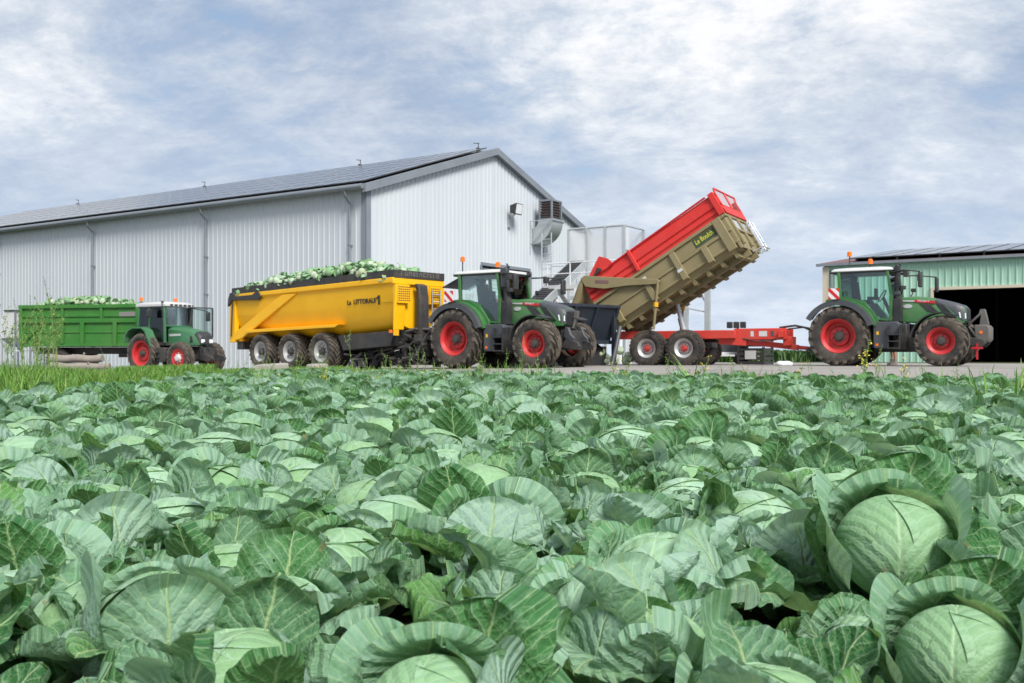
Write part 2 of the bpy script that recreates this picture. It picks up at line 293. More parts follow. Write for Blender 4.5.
# ------------------------------------------------------------------ mesh helpers
class MB:
    def __init__(s): s.v = []; s.f = []; s.uv = None
    def add(s, vs_, fs):
        o = len(s.v); s.v += [tuple(p) for p in vs_]; s.f += [tuple(i + o for i in f) for f in fs]
    def box(s, x0, x1, y0, y1, z0, z1):
        s.add([(x, y, z) for x in (x0, x1) for y in (y0, y1) for z in (z0, z1)],
              [(0, 1, 3, 2), (4, 6, 7, 5), (0, 4, 5, 1), (2, 3, 7, 6), (0, 2, 6, 4), (1, 5, 7, 3)])
    def obox(s, c, d, mat3):
        c = Vector(c); P = []
        for x in (-.5, .5):
            for y in (-.5, .5):
                for z in (-.5, .5): P.append(c + mat3 @ Vector((x * d[0], y * d[1], z * d[2])))
        s.add(P, [(0, 1, 3, 2), (4, 6, 7, 5), (0, 4, 5, 1), (2, 3, 7, 6), (0, 2, 6, 4), (1, 5, 7, 3)])
    def bar(s, a, b, w, h, up=(0, 0, 1)):
        a, b = Vector(a), Vector(b); d = b - a; l = d.length; d.normalize(); up = Vector(up)
        if abs(d.dot(up)) > .98: up = Vector((1, 0, 0))
        y = up.cross(d).normalized(); z = d.cross(y)
        s.obox((a + b) / 2, (l, w, h), Matrix((d, y, z)).transposed())
    def prism(s, pts, y0, y1):           # outline in x,z pushed along y
        n = len(pts)
        s.add([(x, y0, z) for x, z in pts] + [(x, y1, z) for x, z in pts],
              [tuple(range(n)), tuple(range(2 * n - 1, n - 1, -1))] + [(i, (i + 1) % n, n + (i + 1) % n, n + i) for i in range(n)])
    def loft(s, loops, cap=True):        # list of equal-length closed loops
        n = len(loops[0]); o = len(s.v)
        for l in loops: s.v += [tuple(p) for p in l]
        for k in range(len(loops) - 1):
            for i in range(n):
                j = (i + 1) % n
                s.f.append((o + k * n + i, o + k * n + j, o + (k + 1) * n + j, o + (k + 1) * n + i))
        if cap:
            s.f.append(tuple(o + i for i in range(n))[::-1]); s.f.append(tuple(o + (len(loops) - 1) * n + i for i in range(n)))
    def tube(s, pts, r, n=8):
        pts = [Vector(p) for p in pts]; loops = []
        for i, p in enumerate(pts):
            d = (pts[min(i + 1, len(pts) - 1)] - pts[max(i - 1, 0)]).normalized()
            up = Vector((0, 0, 1)) if abs(d.z) < .9 else Vector((1, 0, 0))
            a = d.cross(up).normalized(); b = d.cross(a)
            rr = r[i] if isinstance(r, (list, tuple)) else r
            loops.append([p + (a * math.cos(t) + b * math.sin(t)) * rr for t in (2 * PI * k / n for k in range(n))])
        s.loft(loops)
    def lathe(s, prof, n=32, c=(0, 0, 0), closed=False, cap=True):  # profile (r, y) about the y axis
        o = len(s.v); m = len(prof)
        for k in range(n):
            t = 2 * PI * k / n
            for r, y in prof: s.v.append((c[0] + r * math.cos(t), c[1] + y, c[2] + r * math.sin(t)))
        for k in range(n):
            k2 = (k + 1) % n
            for i in range(m if closed else m - 1):
                j = (i + 1) % m
                s.f.append((o + k * m + i, o + k2 * m + i, o + k2 * m + j, o + k * m + j))
        if not closed and cap:
            for i in (0, m - 1):
                if prof[i][0] > 1e-4: s.f.append(tuple(o + k * m + i for k in range(n)))
    def arc(s, c, r0, r1, a0, a1, y0, y1, n=18):   # ring sector, centre (x,z)
        P = [(c[0] + r1 * math.cos(a), c[1] + r1 * math.sin(a)) for a in (R(a0 + (a1 - a0) * k / n) for k in range(n + 1))]
        Q = [(c[0] + r0 * math.cos(a), c[1] + r0 * math.sin(a)) for a in (R(a0 + (a1 - a0) * k / n) for k in range(n + 1))]
        for k in range(n):
            pass
        loops = [[(P[k][0], y0, P[k][1]), (P[k][0], y1, P[k][1]), (Q[k][0], y1, Q[k][1]), (Q[k][0], y0, Q[k][1])] for k in range(n + 1)]
        s.loft(loops)
    def build(s, name, m, parent=None, bevel=0, smooth=38, mat4=None):
        me = bpy.data.meshes.new(name); me.from_pydata(s.v, [], s.f)
        bm = bmesh.new(); bm.from_mesh(me); bmesh.ops.recalc_face_normals(bm, faces=bm.faces)
        if mat4 is not None: bm.transform(mat4)
        bm.to_mesh(me); bm.free()
        me.materials.append(M[m] if isinstance(m, str) else m)
        if smooth:
            me.shade_smooth(); me.set_sharp_from_angle(angle=R(smooth))
        o = bpy.data.objects.new(name, me); COL.objects.link(o); o.parent = parent
        if bevel:
            bv = o.modifiers.new('bevel', 'BEVEL'); bv.width = bevel; bv.segments = 2; bv.limit_method = 'ANGLE'; bv.angle_limit = R(40)
        return o
def tag(o, label=None, cat=None, group=None, kind=None):
    for k, v in (('label', label), ('category', cat), ('group', group), ('kind', kind)):
        if v: o[k] = v
    return o
def thing(name, label, cat, loc, yaw=0, group=None):
    o = bpy.data.objects.new(name, None); COL.objects.link(o); o.empty_display_size = .3
    o.location = loc; o.rotation_euler = (0, 0, R(-yaw)); return tag(o, label, cat, group)
def quickmesh(name, V, F, mat, uv=None, tone=None, smooth=True):
    """V (n,3), F (m,4) arrays; uv and tone per vertex"""
    V = np.asarray(V, dtype=np.float32); F = np.asarray(F, dtype=np.int32)
    me = bpy.data.meshes.new(name); k = F.shape[1]
    me.vertices.add(len(V)); me.vertices.foreach_set('co', V.ravel())
    me.loops.add(F.size); me.loops.foreach_set('vertex_index', F.ravel())
    me.polygons.add(len(F)); me.polygons.foreach_set('loop_start', np.arange(0, F.size, k, dtype=np.int32))
    if smooth: me.polygons.foreach_set('use_smooth', np.ones(len(F), dtype=bool))
    if uv is not None:
        ul = me.uv_layers.new(name='UVMap'); ul.data.foreach_set('uv', np.asarray(uv, dtype=np.float32)[F.ravel()].ravel())
    if tone is not None:
        a = me.attributes.new('tone', 'FLOAT', 'POINT'); a.data.foreach_set('value', np.asarray(tone, dtype=np.float32))
    me.update(calc_edges=True); me.materials.append(M[mat] if isinstance(mat, str) else mat)
    return me
def link(name, me, parent=None):
    o = bpy.data.objects.new(name, me); COL.objects.link(o); o.parent = parent; return o
def text(body, size, mat, parent, loc, rot, name='lettering', ext=.004, ax='LEFT', sx=1., bold=0.):
    c = bpy.data.curves.new(name, 'FONT'); c.body = body; c.size = size; c.extrude = ext; c.align_x = ax; c.align_y = 'BOTTOM'
    c.offset = bold; c.resolution_u = 4; tmp = bpy.data.objects.new('tmp', c); COL.objects.link(tmp); bpy.context.view_layer.update()
    me = bpy.data.meshes.new_from_object(tmp.evaluated_get(bpy.context.evaluated_depsgraph_get())); bpy.data.objects.remove(tmp); me.materials.clear(); me.materials.append(M[mat]); me.name = name
    o = bpy.data.objects.new(name, me); COL.objects.link(o); o.parent = parent
    o.location = loc; o.rotation_euler = rot; o.scale = (sx, 1, 1); return o
# ------------------------------------------------------------------ terrain
TH = R(33); UX, UY = math.cos(TH), -math.sin(TH); VX, VY = math.sin(TH), math.cos(TH)
def AB(a, b): return (a * UX + b * VX, a * UY + b * VY)
def bdist(X, Y): return X * VX + Y * VY
YB = 16.8                                   # near edge of the concrete yard
def zg(X):
    t = max(-17., min(X, 8.)); return -.02 - .0009 * (t - 8) ** 2
SOIL = -.40
def xl(Y): return -4.5 - .075 * (Y - 8.5) if Y > 7.5 else -99.
def in_field(X, Y): return bdist(X, Y) < YB - .7 and X > xl(Y)
def gz(X, Y):
    b = bdist(X, Y); t = max(0., min(1., (b - (YB - .9)) / .9)); t = t * t * (3 - 2 * t)
    if X < xl(Y) and Y > 7.5: t = max(t, min(1, (xl(Y) - X) / 1.5))
    return SOIL * (1 - t) + (zg(X) - .012) * t
def sheet(name, xs, ys, fn, m, kind='structure'):
    V = [(x, y, fn(x, y)) for y in ys for x in xs]; n = len(xs)
    F = [(j * n + i, j * n + i + 1, (j + 1) * n + i + 1, (j + 1) * n + i) for j in range(len(ys) - 1) for i in range(n - 1)]
    return tag(link(name, quickmesh(name, V, F, m)), kind=kind)
def ground_mat():
    m, nt, b = NT('earth_and_turf'); tc = nd(nt, 'ShaderNodeTexCoord')
    n = nd(nt, 'ShaderNodeTexNoise', Scale=.5, Detail=8.); nt.links.new(tc.outputs['Object'], n.inputs['Vector'])
    n2 = nd(nt, 'ShaderNodeTexNoise', Scale=20., Detail=6.); nt.links.new(tc.outputs['Object'], n2.inputs['Vector'])
    c = rmp(nt, n.outputs[0], [(.35, (.06, .05, .03)), (.5, (.055, .075, .025)), (.65, (.05, .095, .025))])
    c = mx(nt, mth(nt, 'MULTIPLY', n2.outputs[0], .6), c, (.045, .035, .022)); nt.links.new(c, b.inputs['Base Color']); b.inputs['Roughness'].default_value = .95
    bp = nd(nt, 'ShaderNodeBump', Strength=1., Distance=.05); nt.links.new(n2.outputs[0], bp.inputs['Height']); nt.links.new(bp.outputs[0], b.inputs['Normal'])
    return m
M['ground'] = ground_mat()
def axis(near, far, step, grow):
    a = [0.]; s = step
    while a[-1] < far:
        if a[-1] > near: s *= grow
        a.append(a[-1] + s)
    return a
_p = axis(26, 2500, .8, 1.25); xs = [-v for v in _p[:0:-1]] + _p
ys = [-v for v in axis(6, 300, 1., 1.4)[:0:-1]] + axis(30, 3000, .6, 1.22)
sheet('ground', xs, ys, lambda x, y: gz(x, y) if y < 200 else zg(x) - .012 , 'ground')
sheet('field_soil', [-8 + .5 * i for i in range(61)], [-3 + .5 * i for i in range(48)],
      lambda x, y: gz(x, y) + (.006 if in_field(x, y) else -.25), 'soil')
# yard slab: a sheet in the vehicles' directions
def yard():
    V = []; A = [-46 + 1.5 * i for i in range(60)]; B = [YB, YB + .02] + [YB + 1.2 * i for i in range(1, 24)]
    for b in B:
        for a in A:
            x, y = AB(a, b); V.append((x, y, zg(x) - (.10 if b == YB else 0)))
    n = len(A); F = [(j * n + i, j * n + i + 1, (j + 1) * n + i + 1, (j + 1) * n + i) for j in range(len(B) - 1) for i in range(n - 1)]
    tag(link('concrete_yard', quickmesh('concrete_yard', V, F, 'yard', smooth=False)), kind='structure')
yard()

# ------------------------------------------------------------------ white warehouse
def ribbed(mb, w, zb, ztop, pitch, depth, place, x0=0.):
    """trapezoid-ribbed cladding; place(s, d, z) gives a point s along the wall, d proud of it"""
    s = 0.; V = []; k = 0
    prof = [(0., 0), (.68, 0), (.76, 1), (.92, 1)]
    S = []
    while s < w:
        for f, d in prof:
            if s + f * pitch <= w: S.append((s + f * pitch, d * depth))
        s += pitch
    S.append((w, 0))
    # extra stations so a gable's ridge is met exactly
    for q, d in S: V += [place(x0 + q, d, zb), place(x0 + q, d, ztop(x0 + q))]
    mb.add(V, [(2 * i, 2 * i + 2, 2 * i + 3, 2 * i + 1) for i in range(len(S) - 1)])
def roofpanels(name, P0, ex, ey, nx, ny, lift, parent):
    """tilted solar field: P0 corner, ex / ey full edge vectors; UV in metres"""
    P0, ex, ey = Vector(P0), Vector(ex), Vector(ey); n = ex.cross(ey).normalized()
    if n.z < 0: n = -n
    mb = MB(); P = [P0, P0 + ex, P0 + ex + ey, P0 + ey]
    mb.add([p + n * lift for p in P] + [p + n * (lift - .05) for p in P], [(0, 1, 2, 3), (7, 6, 5, 4), (0, 4, 5, 1), (1, 5, 6, 2), (2, 6, 7, 3), (3, 7, 4, 0)])
    o = mb.build(name, 'solar', parent, smooth=0)
    me = o.data; ul = me.uv_layers.new(name='UVMap')
    for lp in me.loops:
        d = me.vertices[lp.vertex_index].co - P0
        ul.data[lp.index].uv = (d.dot(ex.normalized()), d.dot(ey.normalized()))
    return o
def warehouse():
    r = thing('warehouse', 'large white ribbed steel warehouse with dark grey trim and solar panels over its gable roof', 'warehouse', (-6.6, 45, 0), 33)
    Wd, EV, AP, LN = 20.6, 7.95, 11.3, 44.
    slope = (AP - EV) / (Wd / 2); top = lambda y: EV + slope * (Wd / 2 - abs(y - Wd / 2))
    mb = MB(); ribbed(mb, LN, -.9, lambda s: EV, .333, .022, lambda s, d, z: (-s, -d, z)); mb.build('side_wall', 'clad_white', r, smooth=0)
    # gable wall with the door opening left out
    D0, D1, DH = 9.1, 13.9, 5.1
    g = MB(); ribbed(g, D0, -.9, top, .333, .035, lambda s, d, z: (d, s, z))
    g2 = MB(); ribbed(g2, Wd - D1, -.9, top, .333, .035, lambda s, d, z: (d, s, z), D1)
    g3 = MB(); ribbed(g3, (Wd / 2) - D0, DH, top, .333, .035, lambda s, d, z: (d, s, z), D0)
    g4 = MB(); ribbed(g4, D1 - Wd / 2, DH, top, .333, .035, lambda s, d, z: (d, s, z), Wd / 2)
    for q in (g2, g3, g4): g.add(q.v, q.f)
    g.build('gable_wall', 'clad_white', r, smooth=0)
    for ya, yb in ((.02, D0 - .1), (D1 + .16, Wd)): pl = MB(); pl.box(.036, .16, ya, yb, -.9, .5); pl.build('added_dark_strip', 'soil', r)  # dark strip added to dim the bright wall foot seen below the drawbar
    b = MB(); b.box(-LN, -LN + .1, 0, Wd, -.9, EV); b.box(-LN, -.1, Wd - .1, Wd, -.9, EV); b.build('rear_wall', 'clad_white', r)
    rf = MB()
    for sgn in (0, 1):
        y0, z0 = (-.35, EV - .35 * slope + .12) if sgn == 0 else (Wd + .35, EV - .35 * slope + .12)
        y1, z1 = Wd / 2, AP + .12
        rf.add([(-LN - .2, y0, z0), (.25, y0, z0), (.25, y1, z1), (-LN - .2, y1, z1), (-LN - .2, y0, z0 - .1), (.25, y0, z0 - .1), (.25, y1, z1 - .1), (-LN - .2, y1, z1 - .1)],
               [(0, 1, 2, 3), (7, 6, 5, 4), (0, 4, 5, 1), (1, 5, 6, 2), (2, 6, 7, 3), (3, 7, 4, 0)])
    rfo = rf.build('roof', 'trim_grey', r, smooth=0)
    ex = Vector((-LN + .5, 0, 0)); y0, y1 = .15, Wd / 2 - .25
    roofpanels('solar_array', (-.25, y0, top(y0) + .12), ex, (0, y1 - y0, top(y1) - top(y0)), 0, 0, .16, r)
    v = MB()                                     # barge boards
    for y0, y1 in ((-.36, Wd / 2), (Wd + .36, Wd / 2)):
        za, zb_ = EV - .36 * slope, AP
        v.add([(.05, y0, za - .20), (.05, y1, zb_ - .20), (.05, y1, zb_ + .16), (.05, y0, za + .16), (.30, y0, za - .20), (.30, y1, zb_ - .20), (.30, y1, zb_ + .16), (.30, y0, za + .16)],
              [(0, 1, 2, 3), (7, 6, 5, 4), (0, 4, 5, 1), (1, 5, 6, 2), (2, 6, 7, 3), (3, 7, 4, 0)])
    v.build('barge_board', 'trim_grey', r, smooth=0)
    c = MB(); c.box(-.22, .07, -.07, .0, -.9, EV - .2); c.box(.04, .075, -.07, .26, -.9, EV - .15); c.build('corner_trim', 'trim_grey', r)
    gt = MB(); gt.tube([(.2, -.46, EV - .06), (-LN, -.46, EV - .06)], .125, 12); gt.build('gutter', 'gutter', r)
    for x in (-.85, -10.63, -20.07, -29.6, -39.2):
        d = MB(); d.tube([(x, -.46, EV - .15), (x, -.46, EV - .42), (x, -.14, EV - .75), (x, -.14, -.5)], .062, 10)
        for z in (1.5, 3.4, 5.3): d.box(x - .09, x + .09, -.21, -.03, z, z + .05)
        d.build('downpipe', 'gutter', r)
    dr = MB(); n = 26
    for k in range(n): dr.box(-.22, -.16 + .012 * (k % 2), D0 + .1, D1 - .5, -.5 + k * (DH + .4) / n, -.5 + (k + 1) * (DH + .4) / n - .012)
    dr.build('roller_door', 'galv_light', r)
    df = MB(); df.box(-.1, .10, D0 - .02, D1 + .02, DH - .02, DH + .14); df.box(-.1, .09, D0 - .1, D0, -.6, DH - .02); df.box(-.1, .09, D1, D1 + .16, -.6, DH - .02)
    df.box(-.3, -.24, D1 - .6, D1, -.6, DH - .02); df.build('door_frame', 'trim_grey', r)
    for x in (-9.5, -23.2, -37.2, -1.):
        a = MB(); z = AP + .08; a.box(x - .07, x + .07, Wd / 2 - .12, Wd / 2 + .12, z, z + .22); a.tube([(x, Wd / 2, z + .2), (x, Wd / 2, z + .5)], .022, 6); a.tube([(x + .05, Wd / 2, z + .46), (x - .32, Wd / 2, z + .52)], .02, 6)
        a.build('roof_anchor', 'blackm', r)
    return r
warehouse()
# things fixed to the gable
def floodlight():
    r = thing('floodlight', 'dark floodlight on a bracket high on the white gable wall', 'floodlight', (-6.6 + .545 * 11.7 + .05, 45 + .839 * 11.7 - .03, 8.1), 33)
    a = MB(); a.box(0, .06, -.12, .12, -.75, -.1); a.tube([(.05, 0, -.2), (.4, 0, -.05)], .05, 8); a.build('bracket', 'galv', r)
    h = MB(); h.add([(.25, -.3, .0), (.25, .3, .0), (.62, .36, -.1), (.62, -.36, -.1), (.25, -.3, .42), (.25, .3, .42), (.72, .36, .52), (.72, -.36, .52)], [(0, 1, 2, 3), (7, 6, 5, 4), (0, 4, 5, 1), (1, 5, 6, 2), (2, 6, 7, 3), (3, 7, 4, 0)])
    h.build('lamp_housing', 'black', r, bevel=.03)
    l = MB(); l.add([(.632, -.3, -.04), (.632, .3, -.04), (.722, .3, .47), (.722, -.3, .47)], [(0, 1, 2, 3)]); l.build('lens', 'lens', r)
floodlight()
def vent_unit():
    yl = 14.1; wx, wy = -6.6 + .545 * yl, 45 + .839 * yl
    r = thing('ventilation_duct', 'galvanised elbow duct on a bracket beneath the square fan housing on the gable', 'duct', (wx, wy, 6.5), 33)
    mb = MB(); loops = []
    for k in range(10):                      # quarter bend from the wall up to the fan
        t = R(90 * k / 9); c = Vector((.06 + .86 * math.sin(t), .62, 1.28 - .86 * math.cos(t) + .2)); nrm = Vector((-math.sin(t), 0, math.cos(t))); h = .44
        wv = .60
        loops.append([c + nrm * h + Vector((0, -wv, 0)), c + nrm * h + Vector((0, wv, 0)), c - nrm * h * 1.1 + Vector((0, wv, 0)), c - nrm * h * 1.1 + Vector((0, -wv, 0))])
    mb.loft(loops); mb.build('elbow', 'galv', r, smooth=30)
    f = MB()
    for y in (-.12, 1.36):
        f.tube([(.05, y, 1.45), (1.45, y, 1.45)], .028, 6); f.tube([(.05, y, .1), (1.35, y, 1.43)], .028, 6); f.tube([(.05, y, -.4), (.05, y, 1.5)], .028, 6)
    f.tube([(1.45, -.12, 1.45), (1.45, 1.36, 1.45)], .028, 6); f.build('bracket', 'galv', r)
    f = MB(); f.tube([(.8, .6, .12), (.8, .6, -.45)], .04, 6); f.build('drain_pipe', 'galv', r)
    b = thing('fan_housing', 'dark square fan housing with louvred sides standing on the duct by the roof edge', 'fan', (wx, wy, 7.98), 33)
    q = MB(); X0, X1, Y0, Y1 = .46, 1.36, .06, 1.2
    for x in (X0 + .05, X1 - .05):
        for y in (Y0 + .05, Y1 - .05): q.box(x - .05, x + .05, y - .05, y + .05, .11, 1.06)
    for z in (0., 1.06): q.box(X0, X1, Y0, Y1, z, z + .11)
    q.build('casing', 'trim_grey', b, bevel=.012)
    q = MB()
    for k in range(6): q.box(X0 + .04, X1 - .04, Y0 + .04, Y1 - .04, .16 + k * .15, .22 + k * .15)
    q.build('louvre', 'blackm', b); q = MB(); q.box(X0 + .12, X1 - .12, Y0 + .12, Y1 - .12, .115, 1.05); q.build('fan_core', 'roof_red', b)
    lo = MB(); lo.box(X0 + .02, X1 - .02, Y0 + .02, Y1 - .02, -.16, -.004); lo.build('collar', 'galv_light', b)
vent_unit()
# clad loading tower with ladder and conveyor
def perforated():
    m, nt, b = NT('perforated_sheet'); out = nt.nodes['Material Output']; b.inputs['Base Color'].default_value = (.70, .72, .74, 1); b.inputs['Roughness'].default_value = .5
    t = nd(nt, 'ShaderNodeBsdfTransparent'); ms = nd(nt, 'ShaderNodeMixShader'); ms.inputs[0].default_value = .62
    nt.links.new(b.outputs[0], ms.inputs[1]); nt.links.new(t.outputs[0], ms.inputs[2]); nt.links.new(ms.outputs[0], out.inputs[0]); return m
def tower():
    ox, oy = 5.07, 45.
    r = thing('loading_tower', 'tall grey clad platform tower with posts and a rail beside the warehouse gable', 'tower', (ox, oy, -.1), 33)
    w, d, H = 2.9, 2.03, 6.3
    for x, y in ((0, 0), (-.95, 0), (-1.9, 0), (-w, 0), (0, d), (-w, d)):
        p = MB(); p.box(x - .05, x + .05, y - .05, y + .05, 0, H); p.build('post', 'galv', r)
    s = MB(); s.box(-w + .06, -.06, -.012, .012, 3.2, H - .06); s.box(-.012, .012, .06, .5, 3.2, H - .06); s.box(-.012, .012, .06, d - .06, 3.2, H - 1.1); s.box(-w + .06, -.06, d - .012, d + .012, 3.2, H - .06); s.box(-w - .012, -w + .012, .06, d - .06, 3.2, H - .06)
    s.build('sheeting', perforated(), r)
    t = MB(); t.tube([(-w, 0, H), (0, 0, H), (0, d, H)], .05, 8); t.tube([(0, .05, H - 1.1), (0, d, H - 1.1)], .04, 6); t.build('rail', 'galv', r)
    f = MB(); f.box(-w, 0, 0, d, 3.02, 3.17); f.build('deck', 'galv', r)
    x0 = -w - 1.1
    l = MB()
    for x in (x0 - .26, x0 + .26): l.tube([(x, -.15, 0), (x, -.15, H - .1)], .03, 6)
    for k in range(17): l.tube([(x0 - .26, -.15, .3 + k * .35), (x0 + .26, -.15, .3 + k * .35)], .02, 6)
    for z in (2.2, 4.6): l.tube([(x0 + .26, -.15, z), (-w, 0, z)], .025, 6)
    l.build('ladder', 'galv', r)
tower()
def conveyor():
    # runs from behind the hopper up to the tower deck
    A0 = Vector((.1, 39.5, -.1)); a, b = Vector((.1, 39.5, 1.5)), Vector((3.0, 45.0, 4.45))
    r = thing('inclined_conveyor', 'grey inclined belt conveyor rising behind the green tractor to the clad tower', 'conveyor', tuple(A0), 0)
    a = a - A0; b = b - A0
    d = (b - a).normalized(); side = Vector((d.y, -d.x, 0)).normalized(); n = side.cross(d)
    for s in (-.38, .38):
        m = MB(); m.bar(a + side * s, b + side * s, .06, .34); m.build('side_frame', 'galv', r)
    m = MB(); m.bar(a + n * .12, b + n * .12, .68, .03); L = (b - a).length
    for k in range(30):
        p = a + d * (L * (k + .5) / 30) + n * .15; m.bar(p - side * .33, p + side * .33, .02, .03)
    m.build('belt', 'black', r)
    m = MB(); 
    for t in (.25, .8):
        p = a + (b - a) * t
        for s in (-.5, .5):
            q = p + side * s; m.tube([(q.x, q.y, 0), (q.x, q.y, q.z - .2)], .045, 8)
    m.build('support_leg', 'galv', r)
    # walkway beam at right angles
    w = thing('catwalk', 'short white steel catwalk with a raking brace in front of the clad tower', 'catwalk', (2.6, 42.2, -.1), 33)
    m = MB(); m.box(-1.2, 2.6, -.5, .5, 3.2, 3.38); m.build('deck', 'white', w)
    m = MB(); m.bar((-1., -.45, 3.2), (.4, -.45, 1.4), .12, .16); m.bar((-1., .45, 3.2), (.4, .45, 1.4), .12, .16); m.build('brace', 'white', w)
    for x in (.4, 2.4):
        m = MB(); m.box(x - .08, x + .08, -.52, -.38, 0, 3.2); m.box(x - .08, x + .08, .38, .52, 0, 3.2); m.build('leg', 'galv_light', w)
    m = MB()
    for x in (-1., .1, 1.2, 2.3): m.tube([(x, -.46, 3.38), (x, -.46, 4.3)], .025, 6)
    for z in (3.85, 4.3): m.tube([(-1.1, -.46, z), (2.4, -.46, z)], .025, 6)
    m.build('handrail', 'galv_light', w)
conveyor()
def column_frame():
    r = thing('support_frame', 'pair of grey steel columns with cross braces behind the tipped trailer', 'steel frame', (7.32, 42., 0), 33)
    for x in (0., .98):
        m = MB(); m.box(x - .1, x + .1, -.1, .1, -.05, 4.6); m.build('column', 'galv', r)
    m = MB(); m.bar((0, 0, 2.3), (.98, 0, 3.9), .06, .06); m.bar((.98, .07, 2.35), (0, .07, 3.9), .06, .06); m.bar((0, 0, 2.3), (.98, 0, 2.1), .06, .06); m.build('brace', 'galv', r)
    m = MB(); m.box(-.3, 1.3, -.12, .12, 4.6, 4.8); m.build('top_beam', 'galv', r)
column_frame()

# ------------------------------------------------------------------ green barn
def barn():
    r = thing('barn', 'green ribbed steel barn with solar roof and wide open dark doorway', 'barn', (16.3, 52, 0), 33)
    LN, DP, EV, slope = 19., 22., 4.97, .128
    D0, D1, DH = 5.35, 13.4, 3.52
    def wall(x0, w, zb): 
        mb = MB(); ribbed(mb, w, zb, lambda s: EV, .31, .04, lambda s, d, z: (s, -d, z), x0); return mb
    a = wall(0, D0, -.4); 
    for q in (wall(D0, D1 - D0, DH), wall(D1, LN - D1, -.4)): a.add(q.v, q.f)
    a.build('front_wall', 'clad_green', r, smooth=0)
    b = MB(); b.box(0, .12, .12, DP - .01, -.4, EV); b.box(LN - .12, LN, .12, DP - .01, -.4, EV); b.box(0, LN, DP, DP + .12, -.4, EV)
    b.build('side_wall', 'clad_green', r)
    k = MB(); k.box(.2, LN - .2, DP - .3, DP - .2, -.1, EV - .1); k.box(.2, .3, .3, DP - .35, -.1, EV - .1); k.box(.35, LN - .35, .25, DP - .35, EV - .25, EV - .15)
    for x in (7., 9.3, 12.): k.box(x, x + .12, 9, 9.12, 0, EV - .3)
    k.build('shade_lining', 'dark', r)  # inner faces in near-black: the doorway's shade is put into their colour
    t = MB(); t.box(-.06, .28, -.075, -.045, -.3, EV - .05); t.build('corner_trim', 'beige', r)
    t = MB(); t.box(D0 - .12, D0, -.10, .1, -.3, DH); t.box(D0 - .12, D1 + .12, -.10, .1, DH, DH + .14); t.box(D1, D1 + .12, -.1, .1, -.3, DH); t.build('door_frame', 'beige', r)
    d = MB(); d.tube([(.42, -.12, EV - .3), (.42, -.12, -.2)], .06, 8); d.build('downpipe', 'gutter', r)
    g = MB(); g.box(-.35, LN + .3, -.27, -.10, EV - .02, EV + .11); g.build('gutter', 'gutter', r)
    rf = MB(); zt = lambda y: EV + .14 + slope * (DP / 2 - abs(y - DP / 2))
    y0 = -.2
    for ya, yb in ((y0, DP / 2), (DP + .3, DP / 2)):
        rf.add([(-.3, ya, zt(ya)), (LN + .3, ya, zt(ya)), (LN + .3, yb, zt(yb)), (-.3, yb, zt(yb)), (-.3, ya, zt(ya) - .09), (LN + .3, ya, zt(ya) - .09), (LN + .3, yb, zt(yb) - .09), (-.3, yb, zt(yb) - .09)],
               [(0, 1, 2, 3), (7, 6, 5, 4), (0, 4, 5, 1), (1, 5, 6, 2), (2, 6, 7, 3), (3, 7, 4, 0)])
    rf.build('roof', 'roof_red', r, smooth=0)
    roofpanels('solar_array', (1.3, .1, zt(.1)), (LN - 1.5, 0, 0), (0, DP / 2 - .3, zt(DP / 2 - .2) - zt(.1)), 0, 0, .22, r)
    rl = MB()
    for i in range(9): x = 1.6 + i * 2.; rl.bar((x, .14, zt(.14) + .08), (x, DP / 2 - .3, zt(DP / 2 - .3) + .08), .09, .15)
    rl.build('panel_rail', 'black', r)
barn()
# far crop: one stuff object
def crop():
    rng = np.random.default_rng(4); n = 60000
    X = rng.uniform(6, 46, n); Y = 40 + 45 * rng.uniform(0, 1, n) ** 1.4; ok_ = (X * VX + Y * VY > 45) & ((X - 16.3) * UX + (Y - 52) * UY < -.9) & (X > 8.6); X = X[ok_]; Y = Y[ok_]; n = len(X); h = rng.uniform(.45, .72, n); az = rng.uniform(0, 2 * PI, n)
    w = rng.uniform(.03, .07, n); l = rng.uniform(.15, .5, n)
    dx, dy = np.cos(az), np.sin(az); z0 = -.05
    V = np.stack([np.stack([X - dy * w, Y + dx * w, np.full(n, z0)], 1), np.stack([X + dy * w, Y - dx * w, np.full(n, z0)], 1),
                  np.stack([X + dx * l * .4 + dy * w, Y + dy * l * .4 - dx * w, z0 + h * .8], 1), np.stack([X + dx * l * .4 - dy * w, Y + dy * l * .4 + dx * w, z0 + h * .8], 1),
                  np.stack([X + dx * l + dy * .01, Y + dy * l, z0 + h * .95], 1), np.stack([X + dx * l - dy * .01, Y + dy * l, z0 + h * .95], 1)], 1).reshape(-1, 3)
    b = np.arange(n)[:, None] * 6; F = np.concatenate([b + [0, 1, 2, 3], b + [3, 2, 4, 5]])
    tag(link('crop_field', quickmesh('crop_field', V, F, 'maize', tone=np.repeat(rng.random(n), 6))), 'strip of dark green crop standing in the field beyond the yard', 'crop', kind='stuff')
crop()
